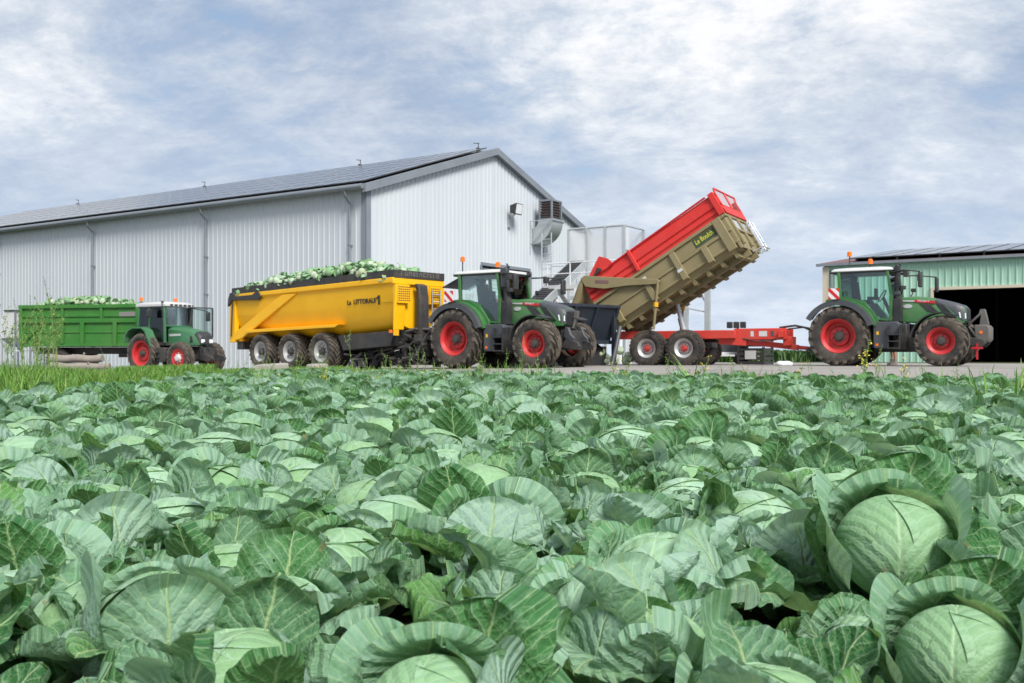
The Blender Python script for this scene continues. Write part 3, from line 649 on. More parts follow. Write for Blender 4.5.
# ------------------------------------------------------------------ wheels
_cache = {}
def tyre_mb(Rr, Wd, rr, lug, nl, rnd=.35):
    mb = MB(); w = Wd / 2; Rc = Rr - lug
    prof = [(rr, -w * .72), (rr + (Rc - rr) * .25, -w * .93), (rr + (Rc - rr) * .55, -w), (rr + (Rc - rr) * .85, -w * .94), (Rc - .01, -w * .78), (Rc, -w * .5), (Rc + .004, 0)]
    prof = prof + [(r, -y) for r, y in prof[-2::-1]]
    prof += [(rr - .02, w * .5), (rr - .02, -w * .5)]
    mb.lathe(prof, 48, closed=True); mb.n0 = len(mb.f)
    for side in (-1, 1):
        for k in range(nl):
            t0 = 2 * PI * (k + (.5 if side > 0 else 0)) / nl
            st = [(-.04, 0.02), (.30, .36), (.62, .70), (.97, .95)]      # along the lug: (fraction across, lag)
            loops = []
            for yf, lag in st:
                t = t0 + lag * 2.1 * (2 * PI / nl); y = side * yf * w
                ro = Rr - (.02 + lug * .55 if yf > .9 else 0); ri = Rc - .025 - (.06 * Rr if yf > .9 else 0)
                hw = (2 * PI / nl) * (.20 if yf < .9 else .25)
                loops.append([((ro) * math.cos(t - hw * .75), y, ro * math.sin(t - hw * .75)), (ro * math.cos(t + hw * .75), y, ro * math.sin(t + hw * .75)),
                              (ri * math.cos(t + hw), y, ri * math.sin(t + hw)), (ri * math.cos(t - hw), y, ri * math.sin(t - hw))])
            mb.loft(loops)
    return mb
def ribtyre_mb(Rr, Wd, rr):            # trailer flotation tyre: many small blocks
    mb = MB(); w = Wd / 2; Rc = Rr - .02
    prof = [(rr, -w * .75), (rr + (Rc - rr) * .3, -w * .97), (rr + (Rc - rr) * .6, -w), (Rc - .03, -w * .9), (Rc, -w * .72), (Rc, 0)]
    prof = prof + [(r, -y) for r, y in prof[-2::-1]] + [(rr - .02, w * .5), (rr - .02, -w * .5)]
    mb.lathe(prof, 44, closed=True); n = 26
    for row, y in enumerate((-.8, -.4, 0, .4, .8)):
        for k in range(n):
            t = 2 * PI * (k + .5 * (row % 2)) / n; c, s = math.cos(t), math.sin(t); rad = Rc + (.008 if abs(y) < .7 else -.006)
            mb.obox((rad * c, y * w, rad * s), (.05, w * .33, 2 * PI * Rr / n * .66), Matrix(((c, 0, -s), (0, 1, 0), (s, 0, c))))
    return mb
def rim_mb(rr, Wd, dish, side):
    """dished disc seen from the side given by side (-1 near, +1 far)"""
    mb = MB(); w = Wd / 2; f = -w * .74 * -1
    pr = [(rr + .035, w * .76), (rr + .005, w * .80), (rr - .03, w * .70), (rr - .075, w * .55), (rr - .09, w * .76 - dish), (rr * .62, w * .72 - dish * 1.05), (rr * .55, w * .76 - dish * .8), (rr * .34, w * .76 - dish * .72), (.001, w * .76 - dish * .72)]
    mb.lathe([(r, y * side) for r, y in pr], 36, cap=False); mb.lathe([(rr - .01, w * .7 * side), (rr - .01, -w * .75 * side)], 36, cap=False)
    return mb
def hub_mb(rr, Wd, dish, side, nb=8, cap=.13):
    mb = MB(); w = Wd / 2; y0 = w * .76 - dish * .72
    mb.lathe([(cap * 1.25, (y0 - .01) * side), (cap * 1.2, (y0 + .03) * side), (cap * .9, (y0 + .05) * side), (cap * .85, (y0 + .11) * side), (.001, (y0 + .12) * side)], 18)
    for k in range(nb):
        t = 2 * PI * k / nb; mb.lathe([(.018, (y0 - .01) * side), (.018, (y0 + .035) * side), (.001, (y0 + .036) * side)], 6, (cap * 1.55 * math.cos(t), 0, cap * 1.55 * math.sin(t)))
    return mb
def wheel(parent, x, y, z, Rr, Wd, rr, side, kind='lug', rimm='red', hubm='blackm', tym='tyre', dish=.22, nl=20, lug=.07, cap=.13, spin=0.):
    """part 'wheel' (the hub) with its tyre and rim as sub-parts; shared meshes"""
    key = (Rr, Wd, rr, side, kind, rimm, hubm, tym, dish)
    if key not in _cache:
        h = hub_mb(rr, Wd, dish, side, cap=cap).build('wheel', hubm, parent)
        tm = tyre_mb(Rr, Wd, rr, lug, nl) if kind == 'lug' else ribtyre_mb(Rr, Wd, rr); t = tm.build('tyre', tym, h, smooth=30)
        if kind == 'lug':
            t.data.materials.append(M['lug'])
            for p in t.data.polygons[tm.n0:]: p.material_index = 1
        r = rim_mb(rr, Wd, dish, side).build('rim', rimm, h)
        _cache[key] = (h.data, t.data, r.data)
    else:
        a, b, c = _cache[key]; h = link('wheel', a, parent); link('tyre', b, h); link('rim', c, h)
    h.location = (x, y, z); h.rotation_euler = (0, R(spin), 0); return h

def pane(name, pts, thick, mat, parent):
    """thin sheet through a 3-D outline"""
    P = [Vector(p) for p in pts]; n = (P[1] - P[0]).cross(P[2] - P[0]).normalized() * thick / 2; k = len(P)
    mb = MB(); mb.add([p + n for p in P] + [p - n for p in P], [tuple(range(k)), tuple(range(2 * k - 1, k - 1, -1))] + [(i, (i + 1) % k, k + (i + 1) % k, k + i) for i in range(k)])
    return mb.build(name, mat, parent, smooth=0)
def mirror(parent, a, b, sgn, h=.46, w=.2):
    m = MB(); m.tube([a, (a[0] + (b[0] - a[0]) * .5, b[1], b[2] + .06), b], .022, 6)
    o = m.build('mirror_arm', 'black', parent)
    q = MB(); q.box(b[0] - .05, b[0] + .05, b[1] - w / 2, b[1] + w / 2, b[2] - h, b[2] - .01); q.build('mirror', 'black', o, bevel=.03)
def beacon(parent, x, y, z0, z1):
    m = MB(); m.tube([(x, y, z0), (x, y, z1)], .018, 6); m.lathe_ = None; o = m.build('beacon', 'black', parent)
    q = MB(); q.tube([(x, y, z1), (x, y, z1 + .03), (x, y, z1 + .13), (x, y, z1 + .155)], [.075, .07, .068, .035], 12); q.build('lens', 'orange', o)
def rods(n, box, rad, mat, parent, name, seed):
    """a tangle of hydraulic hoses, pins and brackets inside a box"""
    rnd = random.Random(seed); m = MB(); x0, x1, y0, y1, z0, z1 = box
    pt = lambda: Vector((rnd.uniform(x0, x1), rnd.uniform(y0, y1), rnd.uniform(z0, z1)))
    for i in range(n):
        a, b = pt(), pt(); c = (a + b) / 2 + Vector((0, 0, rnd.uniform(-.1, .15))); m.tube([a, a.lerp(c, .5) + Vector((0, 0, .02)), c, c.lerp(b, .5), b], rad * rnd.uniform(.6, 1.5), 5)
        if i % 2:
            p = pt(); s = rad * 3.2; m.box(p.x - s, p.x + s, p.y - s * .7, p.y + s * .7, p.z - s * .8, p.z + s)
    return m.build(name, mat, parent)

# ------------------------------------------------------------------ modern tractor (two of them)
def tractor(loc, yaw, label, ballast, rearwin, group):
    r = thing('tractor', label, 'tractor', loc, yaw, group)
    for s in (-1, 1):
        wheel(r, 0, s * .94, .9, .91, .64, .50, s, spin=17 * s, dish=.24); wheel(r, 2.89, s * .98, .73, .735, .54, .375, s, spin=31 * s, dish=.16, nl=18, cap=.11)
    # frame and axles
    m = MB(); m.box(-.55, 1.7, -.33, .33, .55, 1.3); m.box(1.6, 3.35, -.24, .24, .62, 1.25); m.box(-.2, .2, -.66, .66, .68, 1.12); m.box(2.7, 3.08, -.72, .72, .58, .86); m.box(.9, 2.2, -.28, .28, .42, .62)
    m.tube([(1.8, -.62, .62), (1.8, .62, .62)], .09, 10); m.build('chassis', 'blackm', r, bevel=.02)
    # bonnet: green shell lofted front to back, dark nose and side intakes standing proud
    secs = [(1.62, .47, 1.32, 2.06), (2.0, .47, 1.3, 2.085), (2.4, .46, 1.28, 2.05), (2.8, .45, 1.26, 1.96), (3.15, .43, 1.24, 1.86), (3.4, .38, 1.25, 1.76)]
    def sect(x, w, z0, z1): return [(x, -w, z0), (x, -w, z1 - .16), (x, -w * .86, z1 - .05), (x, -w * .5, z1), (x, w * .5, z1), (x, w * .86, z1 - .05), (x, w, z1 - .16), (x, w, z0)]
    m = MB(); m.loft([sect(*s) for s in secs]); m.build('bonnet', 'green', r, bevel=.015)
    m = MB(); m.loft([sect(x, w + .006, zz, z1 + .006) for x, w, zz, z1 in ((2.62, .452, 1.95, 2.0), (2.9, .444, 1.78, 1.932), (3.15, .43, 1.55, 1.86), (3.36, .395, 1.33, 1.782))]
             + [sect(3.455, .33, 1.3, 1.70)]); m.build('grille', 'slate', r, bevel=.02)
    m = MB()
    for k in range(7): m.box(3.44, 3.468, -.3, .3, 1.30 + k * .055, 1.335 + k * .055)
    m.build('grille_slats', 'black', r)
    for s in (-1, 1):
        m = MB(); P = [(2.18, 1.86), (2.5, 1.8), (2.74, 1.56), (2.42, 1.62)]; m.prism(P, s * .44, s * .478); m.prism([(2.62, 1.86), (2.86, 1.78), (3.2, 1.42), (3.02, 1.42), (2.8, 1.62)], s * .42, s * .462); m.build('side_intake', 'black', r)
        m = MB(); m.add([(3.28, s * .425, 1.40), (3.45, s * .345, 1.38), (3.44, s * .35, 1.55), (3.25, s * .43, 1.58), (3.24, s * .3, 1.40), (3.4, s * .25, 1.38), (3.4, s * .25, 1.55), (3.2, s * .3, 1.58)], [(0, 1, 2, 3), (7, 6, 5, 4), (0, 4, 5, 1), (1, 5, 6, 2), (2, 6, 7, 3), (3, 7, 4, 0)])
        m.build('headlight', 'lens', r, bevel=.01)
        d = MB(); d.prism([(2.05, 1.9), (2.62, 1.84), (2.64, 1.88), (2.58, 1.925), (2.05, 1.965)], s * .468, s * .485); st = d.build('name_stripe', 'decalred', r)
        d = MB(); d.prism([(1.66, 1.925), (2.045, 1.908), (2.045, 1.955), (1.66, 1.965)], s * .468, s * .485); d.build('model_plate', 'silver', r)
        if s < 0: text("FENDT", .082, 'textwhite', st, (2.13, -.487, 1.895), (R(90), R(4), 0), ext=.002, sx=1.35)
        else: text("FENDT", .082, 'textwhite', st, (2.58, .487, 1.862), (R(90), R(-4), R(180)), ext=.002, sx=1.35)
        d = MB(); d.lathe([(.10, s * .468), (.10, s * .482), (.001, s * .483)], 18, (1.86, 0, 1.78)); o = d.build('badge', 'silver', r); o.scale = (1.3, 1, .6); o.location = (1.86 - 1.86 * 1.3, 0, 1.78 - 1.78 * .6)
    # side tanks, steps
    for s in (-1, 1):
        m = MB(); m.prism([(.98, .56), (1.05, .52), (1.42, .52), (1.42, .9), (1.72, .9), (1.74, 1.26), (1.66, 1.32), (.98, 1.32)], s * .5, s * 1.0); t = m.build('side_tank', 'slate', r, bevel=.03)
        m = MB()
        for k in range(3): m.box(1.43, 1.76, s * .99 - .15, s * .99 + .12, .52 + k * .2, .55 + k * .2)
        m.box(1.42, 1.45, s * 1.0 - .12, s * 1.0 + .12, .5, 1.2); m.box(1.745, 1.775, s * 1.0 - .12, s * 1.0 + .12, .5, 1.2); m.build('step', 'black', t)
        m = MB(); m.box(1.08, 1.15, s * 1.0 - .006, s * 1.0 + .012, .93, 1.03); m.build('reflector', 'yel_lens', t); m = MB(); m.box(1.06, 1.14, s * 1.0 - .006, s * 1.0 + .012, .6, .67); m.build('marker_lamp', 'orange', t)
        m = MB(); m.box(1.5, 1.9, s * .35, s * .8, .48, 1.25); m.build('battery_box', 'blackm', r, bevel=.03)
        # fenders
        m = MB(); m.arc((0, .9), 1.045, 1.09, 18, 150, s * .66, s * 1.27, 26); m.arc((0, .9), .93, 1.05, 18, 150, s * 1.235, s * 1.275, 26); f = m.build('rear_fender', 'slate', r, smooth=30)
        m = MB(); m.arc((0, .9), 1.0, 1.20, 14, 112, s * .62, s * .9, 20); m.arc((0, .9), 1.06, 1.13, 16, 100, s * .9, s * 1.12, 18); m.build('fender_skirt', 'green', f, smooth=30)
        m = MB(); m.arc((2.89, .73), .80, .835, 62, 172, s * .74, s * 1.25, 18); m.bar((2.2, s * .98, 1.2), (2.4, s * .35, 1.0), .05, .05); m.build('front_fender', 'black', r, smooth=30)
        m = MB(); m.box(-.2, .03, s * 1.1, s * 1.285, 2.02, 2.05); m.box(-.1, -.06, s * 1.27, s * 1.287, 1.95, 2.3); m.build('board_bracket', 'black', r)
        m = MB(); m.box(-.25, .07, s * 1.30 - .012, s * 1.30 + .012, 2.01, 2.34); m.build('hazard_board', 'hazard', r)
    # cab
    yw = .80
    m = MB()
    for s in (-1, 1):
        m.bar((1.44, s * yw, 1.34), (1.46, s * yw, 2.1), .09, .09); m.bar((1.46, s * yw, 2.08), (1.34, s * yw * .97, 2.88), .075, .075); m.bar((-.02, s * yw, 2.0), (-.08, s * yw * .97, 2.88), .09, .09)
        m.bar((-.02, s * yw, 2.03), (.68, s * yw, 1.93), .06, .06); m.bar((.68, s * yw, 1.93), (1.08, s * yw, 1.40), .06, .06); m.bar((1.08, s * yw, 1.40), (1.46, s * yw, 1.36), .06, .06)
        pass
    m.bar((-.05, -yw, 2.03), (-.05, yw, 2.03), .07, .07); m.bar((1.45, -yw, 2.06), (1.45, yw, 2.06), .06, .06); m.build('cab_frame', 'green', r, bevel=.01)
    m = MB(); m.box(.05, 1.42, -.74, .74, 1.28, 1.40); m.box(-.02, .7, -.72, .72, 1.40, 1.9); m.build('cab_floor', 'blackm', r)
    for s in (-1, 1):
        y = s * (yw - .01); pane('window', [(0, y, 2.05), (.68, y, 1.95), (1.08, y, 1.42), (1.42, y, 1.40), (1.45, y, 2.08), (1.34, y * .97, 2.84), (-.06, y * .97, 2.84)], .012, 'glass', r)
    pane('windscreen', [(1.45, -.77, 2.08), (1.45, .77, 2.08), (1.35, .75, 2.84), (1.35, -.75, 2.84)], .012, 'glass', r)
    if rearwin: pane('rear_window', [(-.10, -.72, 2.80), (-.10, .72, 2.80), (-.82, .72, 2.50), (-.82, -.72, 2.50)], .015, 'glass', r)
    else: pane('rear_window', [(-.03, -.76, 2.06), (-.03, .76, 2.06), (-.09, .74, 2.84), (-.09, -.74, 2.84)], .012, 'glass', r)
    m = MB(); m.loft([[(-.3, -.84, z), (1.48, -.84, z), (1.52, -.7, z), (1.52, .7, z), (1.48, .84, z), (-.3, .84, z)] for z in (2.86, 2.90)] + [[(-.22, -.74, 2.96), (1.38, -.74, 2.96), (1.42, -.6, 2.96), (1.42, .6, 2.96), (1.38, .74, 2.96), (-.22, .74, 2.96)], [(.1, -.5, 3.0), (1.1, -.5, 3.0), (1.15, -.4, 3.0), (1.15, .4, 3.0), (1.1, .5, 3.0), (.1, .5, 3.0)]])
    ro = m.build('roof', 'white', r, bevel=.02)
    m = MB(); m.box(-.28, 1.48, -.80, .80, 2.81, 2.857); m.build('roof_lining', 'black', ro)
    for s in (-1, 1):
        for x in (-.34, 1.52):
            m = MB(); m.box(x - .04, x + .05, s * .62 - .1, s * .62 + .1, 2.83, 2.93); m.build('work_lamp', 'black', ro, bevel=.015)
    for s in (-1, 1):
        m = MB(); m.box(1.86, 1.98, s * 1.0 - .1, s * 1.0 + .1, 2.62, 2.82); m.tube([(1.5, s * .8, 2.78), (1.9, s * 1.0, 2.8)], .025, 6); m.build('work_lamp', 'black', r, bevel=.015)
        mirror(r, (1.5, s * .82, 2.8), (2.36, s * 1.28, 2.74), s)
        m = MB(); m.tube([(1.7, s * .6, 2.08), (1.75, s * .72, 2.2), (1.78, s * .74, 2.3)], .025, 6); m.box(1.72, 1.86, s * .74 - .07, s * .74 + .07, 2.27, 2.38); m.build('front_mirror', 'black', r, bevel=.02)
    # seat, wheel, console
    m = MB(); m.box(.25, .72, -.26, .26, 1.9, 2.02); m.prism([(.22, 1.95), (.36, 1.95), (.27, 2.62), (.13, 2.62)], -.24, .24); m.box(.16, .27, -.13, .13, 2.62, 2.78); m.build('seat', 'seat', r, bevel=.03)
    m = MB(); m.tube([(1.3, 0, 1.5), (1.05, 0, 2.1)], .05, 8)
    c = Vector((1.03, 0, 2.14)); ring = []
    for k in range(17):
        t = 2 * PI * k / 16; ring.append(c + Vector((.1 * math.cos(t), .2 * math.sin(t), .17 * math.cos(t))))
    m.tube(ring, .018, 6); m.box(.7, 1.0, -.52, -.36, 2.0, 2.1); m.box(.92, .98, -.6, -.36, 2.1, 2.34); m.build('steering_wheel', 'black', r)
    # exhaust stack and air cleaner on the near front pillar
    m = MB(); m.tube([(1.62, -.66, 1.3), (1.62, -.66, 2.1), (1.62, -.7, 2.2), (1.62, -.7, 3.0), (1.68, -.7, 3.05)], [.12, .12, .095, .085, .08], 12); m.box(1.5, 1.74, -.8, -.55, 1.32, 2.0); m.build('exhaust_stack', 'black', r, bevel=.02)
    m = MB(); m.prism([(1.5, 2.42), (1.7, 2.40), (1.74, 2.98), (1.5, 3.0)], -.86, -.72) if rearwin else m.prism([(1.52, 2.1), (1.72, 2.1), (1.72, 2.22), (1.52, 2.22)], -.8, -.6); m.build('heat_shield', 'slate', r, bevel=.03)
    beacon(r, .2, -.6, 3.0, 3.34) if not rearwin else beacon(r, -.1, -.6, 2.95, 3.28)
    beacon(r, .72, -.2, 3.02, 3.12) if not rearwin else beacon(r, 1.2, -.55, 2.98, 3.05)
    # rear linkage
    m = MB(); m.bar((-.4, -.42, .7), (-1.15, -.45, .5), .07, .09); m.bar((-.4, .42, .7), (-1.15, .45, .5), .07, .09); m.bar((-.5, 0, .5), (-1.2, 0, .52), .12, .12); m.box(-.75, -.5, -.4, .4, .6, 1.5); m.tube([(-.5, -.42, 1.4), (-.95, -.44, .6)], .04, 8); m.tube([(-.5, .42, 1.4), (-.95, .44, .6)], .04, 8)
    m.build('rear_linkage', 'blackm', r, bevel=.01)
    rods(9, (-.95, -.45, -.4, .4, .7, 1.5), .018, 'black', r, 'hoses', 3)
    # front linkage
    m = MB(); m.box(3.3, 3.62, -.36, .36, .56, 1.12)
    for s in (-1, 1):
        m.prism([(3.35, .62), (3.85, .55), (3.98, .66), (3.9, .78), (3.5, .86)], s * .34, s * .43); m.tube([(3.5, s * .38, 1.15), (3.78, s * .38, .75)], .045, 8)
    fl = m.build('front_linkage', 'blackm', r, bevel=.015)
    if ballast:
        m = MB(); m.prism([(3.68, .68), (4.0, .70), (4.06, .78), (4.06, 1.12), (4.0, 1.20), (3.66, 1.20)], -.42, .42); w = m.build('front_weight', 'weight', r, bevel=.03)
        m = MB(); m.lathe([(.05, -.432), (.05, -.418), (.001, -.433)], 14, (3.84, 0, .98)); m.build('marker_lamp', 'orange', w)
        m = MB(); m.tube([(3.45, -.1, 1.2), (3.84, -.1, 1.58)], .035, 8); m.prism([(3.76, 1.2), (4.0, 1.2), (3.96, 1.4), (3.9, 1.66), (3.78, 1.66), (3.74, 1.56), (3.8, 1.5)], -.12, .12); m.build('top_link', 'weight', r, bevel=.01)
        m = MB(); m.box(3.6, 3.9, -.5, -.46, .5, .56); m.box(3.72, 3.77, -.47, -.43, .2, .66); m.build('tow_bracket', 'decalred', r)
    else:
        for s in (-1, 1):
            m = MB(); m.prism([(3.42, .95), (3.6, .78), (3.76, .78), (3.8, .9), (3.68, 1.0), (3.6, 1.2), (3.5, 1.22)], s * .32, s * .43); m.build('folded_arm', 'slate', fl, bevel=.02)
        m = MB(); m.tube([(3.5, 0, 1.2), (3.62, 0, 1.6)], .04, 8); m.prism([(3.55, 1.5), (3.66, 1.48), (3.7, 1.68), (3.6, 1.7)], -.05, .05); m.build('top_link', 'weight', fl)
    rods(8, (3.3, 3.6, -.3, .3, 1.0, 1.4), .018, 'black', r, 'front_hoses', 8)
    return r
tractor((10.48, 31.05, -.02), 33, 'green tractor with red wheels and front ballast weight parked before the green barn', True, False, 'large green tractors with red wheels')
tractor((-1.09, 31.02, -.10), 35, 'green tractor with red wheels and tilted rear window hitched to the yellow trailer', False, True, 'large green tractors with red wheels')

# ------------------------------------------------------------------ older, smaller tractor
def old_tractor():
    r = thing('tractor', 'older small green tractor with open cab door coupled to the green trailer', 'tractor', (-15.17, 42.95, -.47), 30)
    for s in (-1, 1):
        wheel(r, 0, s * .86, .86, .86, .46, .53, s, dish=.18, spin=9 * s, cap=.11); wheel(r, 2.2, s * .84, .67, .67, .40, .36, s, dish=.05, spin=40 * s, nl=18, hubm='white', cap=.13, lug=.05)
    m = MB(); m.box(-.5, 1.2, -.28, .28, .55, 1.15); m.box(1.1, 2.75, -.2, .2, .6, 1.15); m.box(-.15, .15, -.65, .65, .72, 1.0); m.box(2.05, 2.35, -.66, .66, .55, .78); m.build('chassis', 'blackm', r, bevel=.02)
    secs = [(.98, .44, 1.2, 2.0), (1.6, .44, 1.18, 1.97), (2.2, .43, 1.16, 1.86), (2.62, .40, 1.18, 1.74), (2.78, .36, 1.2, 1.6)]
    def sect(x, w, z0, z1): return [(x, -w, z0), (x, -w, z1 - .14), (x, -w * .8, z1 - .03), (x, -w * .4, z1), (x, w * .4, z1), (x, w * .8, z1 - .03), (x, w, z1 - .14), (x, w, z0)]
    m = MB(); m.loft([sect(*s) for s in secs]); m.build('bonnet', 'green_old', r, bevel=.015)
    m = MB(); m.loft([sect(x, w, z0, z1) for x, w, z0, z1 in ((2.56, .414, 1.66, 1.775), (2.66, .404, 1.5, 1.735), (2.80, .365, 1.25, 1.60), (2.83, .33, 1.25, 1.55))]); m.build('grille', 'black', r, bevel=.02)
    for s in (-1, 1):
        m = MB(); m.box(2.8, 2.85, s * .22 - .1, s * .22 + .1, 1.28, 1.44); m.build('headlight', 'lens', r, bevel=.02)
        m = MB(); m.prism([(2.28, 1.3), (2.45, 1.35), (2.4, 1.56), (2.3, 1.6)], s * .41, s * .436); m.build('side_intake', 'black', r)
        m = MB(); m.prism([(1.05, 1.58), (1.75, 1.60), (1.75, 1.68), (1.05, 1.68)], s * .436, s * .447); m.build('model_plate', 'silver', r)
        m = MB(); O_ = [(-.98, 1.36), (-.93, 1.62), (-.74, 1.86), (-.45, 1.97), (.12, 1.96), (.34, 1.82), (.72, 1.16)]; I_ = [(x * .95, z - .05) for x, z in O_]
        m.loft([[(o[0], s * .52, o[1]), (o[0], s * 1.12, o[1]), (q[0], s * 1.12, q[1]), (q[0], s * .52, q[1])] for o, q in zip(O_, I_)]); m.prism(O_ + [(.5, 1.16), (.2, 1.66), (-.3, 1.80), (-.7, 1.62), (-.88, 1.36)], s * .50, s * .56); m.build('rear_fender', 'green_old', r, smooth=20)
        m = MB(); m.box(.75, 1.35, s * .45, s * .92, .5, 1.1); t = m.build('side_tank', 'blackm', r, bevel=.03)
        m = MB()
        for k in range(3): m.box(.7, 1.05, s * .93 - .06, s * .93 + .1, .45 + k * .22, .48 + k * .22)
        m.build('step', 'black', t)
    m = MB()
    for s in (-1, 1):
        m.bar((1.1, s * .7, 1.3), (1.06, s * .7, 2.86), .085, .085); m.bar((-.55, s * .7, 1.95), (-.48, s * .7, 2.86), .08, .08); m.bar((.12, s * .72, 1.45), (.2, s * .7, 2.86), .07, .07)
        m.bar((-.55, s * .7, 1.97), (.1, s * .72, 1.97), .06, .06)
    m.bar((1.08, -.7, 2.02), (1.08, .7, 2.02), .06, .06); m.bar((-.52, -.7, 2.0), (-.52, .7, 2.0), .06, .06); m.build('cab_frame', 'green_old', r, bevel=.01)
    m = MB(); m.box(-.4, 1.06, -.66, .66, 1.2, 1.34); m.box(-.4, .1, -.64, .64, 1.34, 1.8); m.build('cab_floor', 'blackm', r)
    pane('window', [(-.53, -.70, 2.0), (.1, -.70, 2.0), (.18, -.69, 2.82), (-.47, -.69, 2.82)], .012, 'glass', r)
    pane('window', [(.16, -.70, 1.4), (1.08, -.70, 1.4), (1.05, -.69, 2.82), (.22, -.69, 2.82)], .012, 'glass', r)
    pane('window', [(-.53, .70, 2.0), (.1, .70, 2.0), (.18, .69, 2.82), (-.47, .69, 2.82)], .012, 'glass', r)
    pane('windscreen', [(1.09, -.68, 2.05), (1.09, .68, 2.05), (1.06, .66, 2.82), (1.06, -.66, 2.82)], .012, 'glass', r)
    pane('rear_window', [(-.53, -.68, 2.03), (-.53, .68, 2.03), (-.48, .66, 2.82), (-.48, -.66, 2.82)], .012, 'glass', r)
    # far side door swung open
    m = MB(); a = [(1.12, .74, 1.5), (1.12, .74, 2.84), (1.42, 1.62, 2.84), (1.42, 1.62, 1.55)]
    for p, q in zip(a, a[1:] + a[:1]): m.bar(p, q, .05, .05)
    d = m.build('cab_door', 'black', r); pane('pane', a, .012, 'glass', d)
    m = MB(); m.loft([[(-.66, -.76, z), (1.18, -.76, z), (1.24, -.6, z), (1.24, .6, z), (1.18, .76, z), (-.66, .76, z)] for z in (2.84, 2.96)] + [[(-.5, -.6, 3.04), (1.05, -.6, 3.04), (1.1, -.5, 3.04), (1.1, .5, 3.04), (1.05, .6, 3.04), (-.5, .6, 3.04)]]); ro = m.build('roof', 'white', r, bevel=.02)
    for k in range(5):
        m = MB(); m.box(1.235, 1.26, -.55 + k * .24, -.41 + k * .24, 2.86, 2.94); m.build('work_lamp', 'black', ro)
    beacon(r, -.55, -.55, 3.0, 3.12); beacon(r, .6, .3, 3.03, 3.08)
    m = MB(); m.tube([(1.0, -.62, 1.35), (1.0, -.66, 2.0), (1.0, -.72, 2.9), (.96, -.72, 3.06)], [.08, .07, .055, .05], 10); m.build('exhaust_stack', 'black', r)
    m = MB(); m.tube([(1.0, .6, 1.9), (1.12, .68, 2.2), (1.16, .7, 2.95)], [.07, .07, .06], 10); m.build('air_intake', 'black', r)
    mirror(r, (.35, -.74, 2.75), (.45, -.98, 2.72), -1, .34, .22); mirror(r, (1.2, .7, 2.8), (1.55, 1.25, 2.66), 1, .4, .2)
    m = MB(); m.box(-.1, .35, -.24, .24, 1.8, 1.92); m.prism([(-.2, 1.85), (-.06, 1.85), (-.12, 2.45), (-.24, 2.45)], -.22, .22); m.build('seat', 'seat', r, bevel=.03)
    c = Vector((.72, 0, 2.06)); m = MB(); m.tube([(.95, 0, 1.5), (.73, 0, 2.04)], .04, 8); m.tube([c + Vector((.1 * math.cos(t), .19 * math.sin(t), .15 * math.cos(t))) for t in (2 * PI * k / 16 for k in range(17))], .018, 6); m.build('steering_wheel', 'black', r)
    m = MB(); m.box(2.7, 3.0, -.3, .3, .55, 1.1)
    for s in (-1, 1): m.prism([(2.85, .6), (3.3, .5), (3.55, .62), (3.5, .74), (3.0, .85)], s * .3, s * .4)
    m.build('front_linkage', 'blackm', r, bevel=.02)
    m = MB(); m.bar((-.4, -.35, .7), (-1., -.38, .5), .06, .08); m.bar((-.4, .35, .7), (-1., .38, .5), .06, .08); m.bar((-.4, 0, .5), (-1.2, 0, .5), .1, .1); m.build('rear_linkage', 'blackm', r)
    rods(8, (2.7, 3.0, -.3, .3, .9, 1.3), .018, 'black', r, 'front_hoses', 5)
old_tractor()
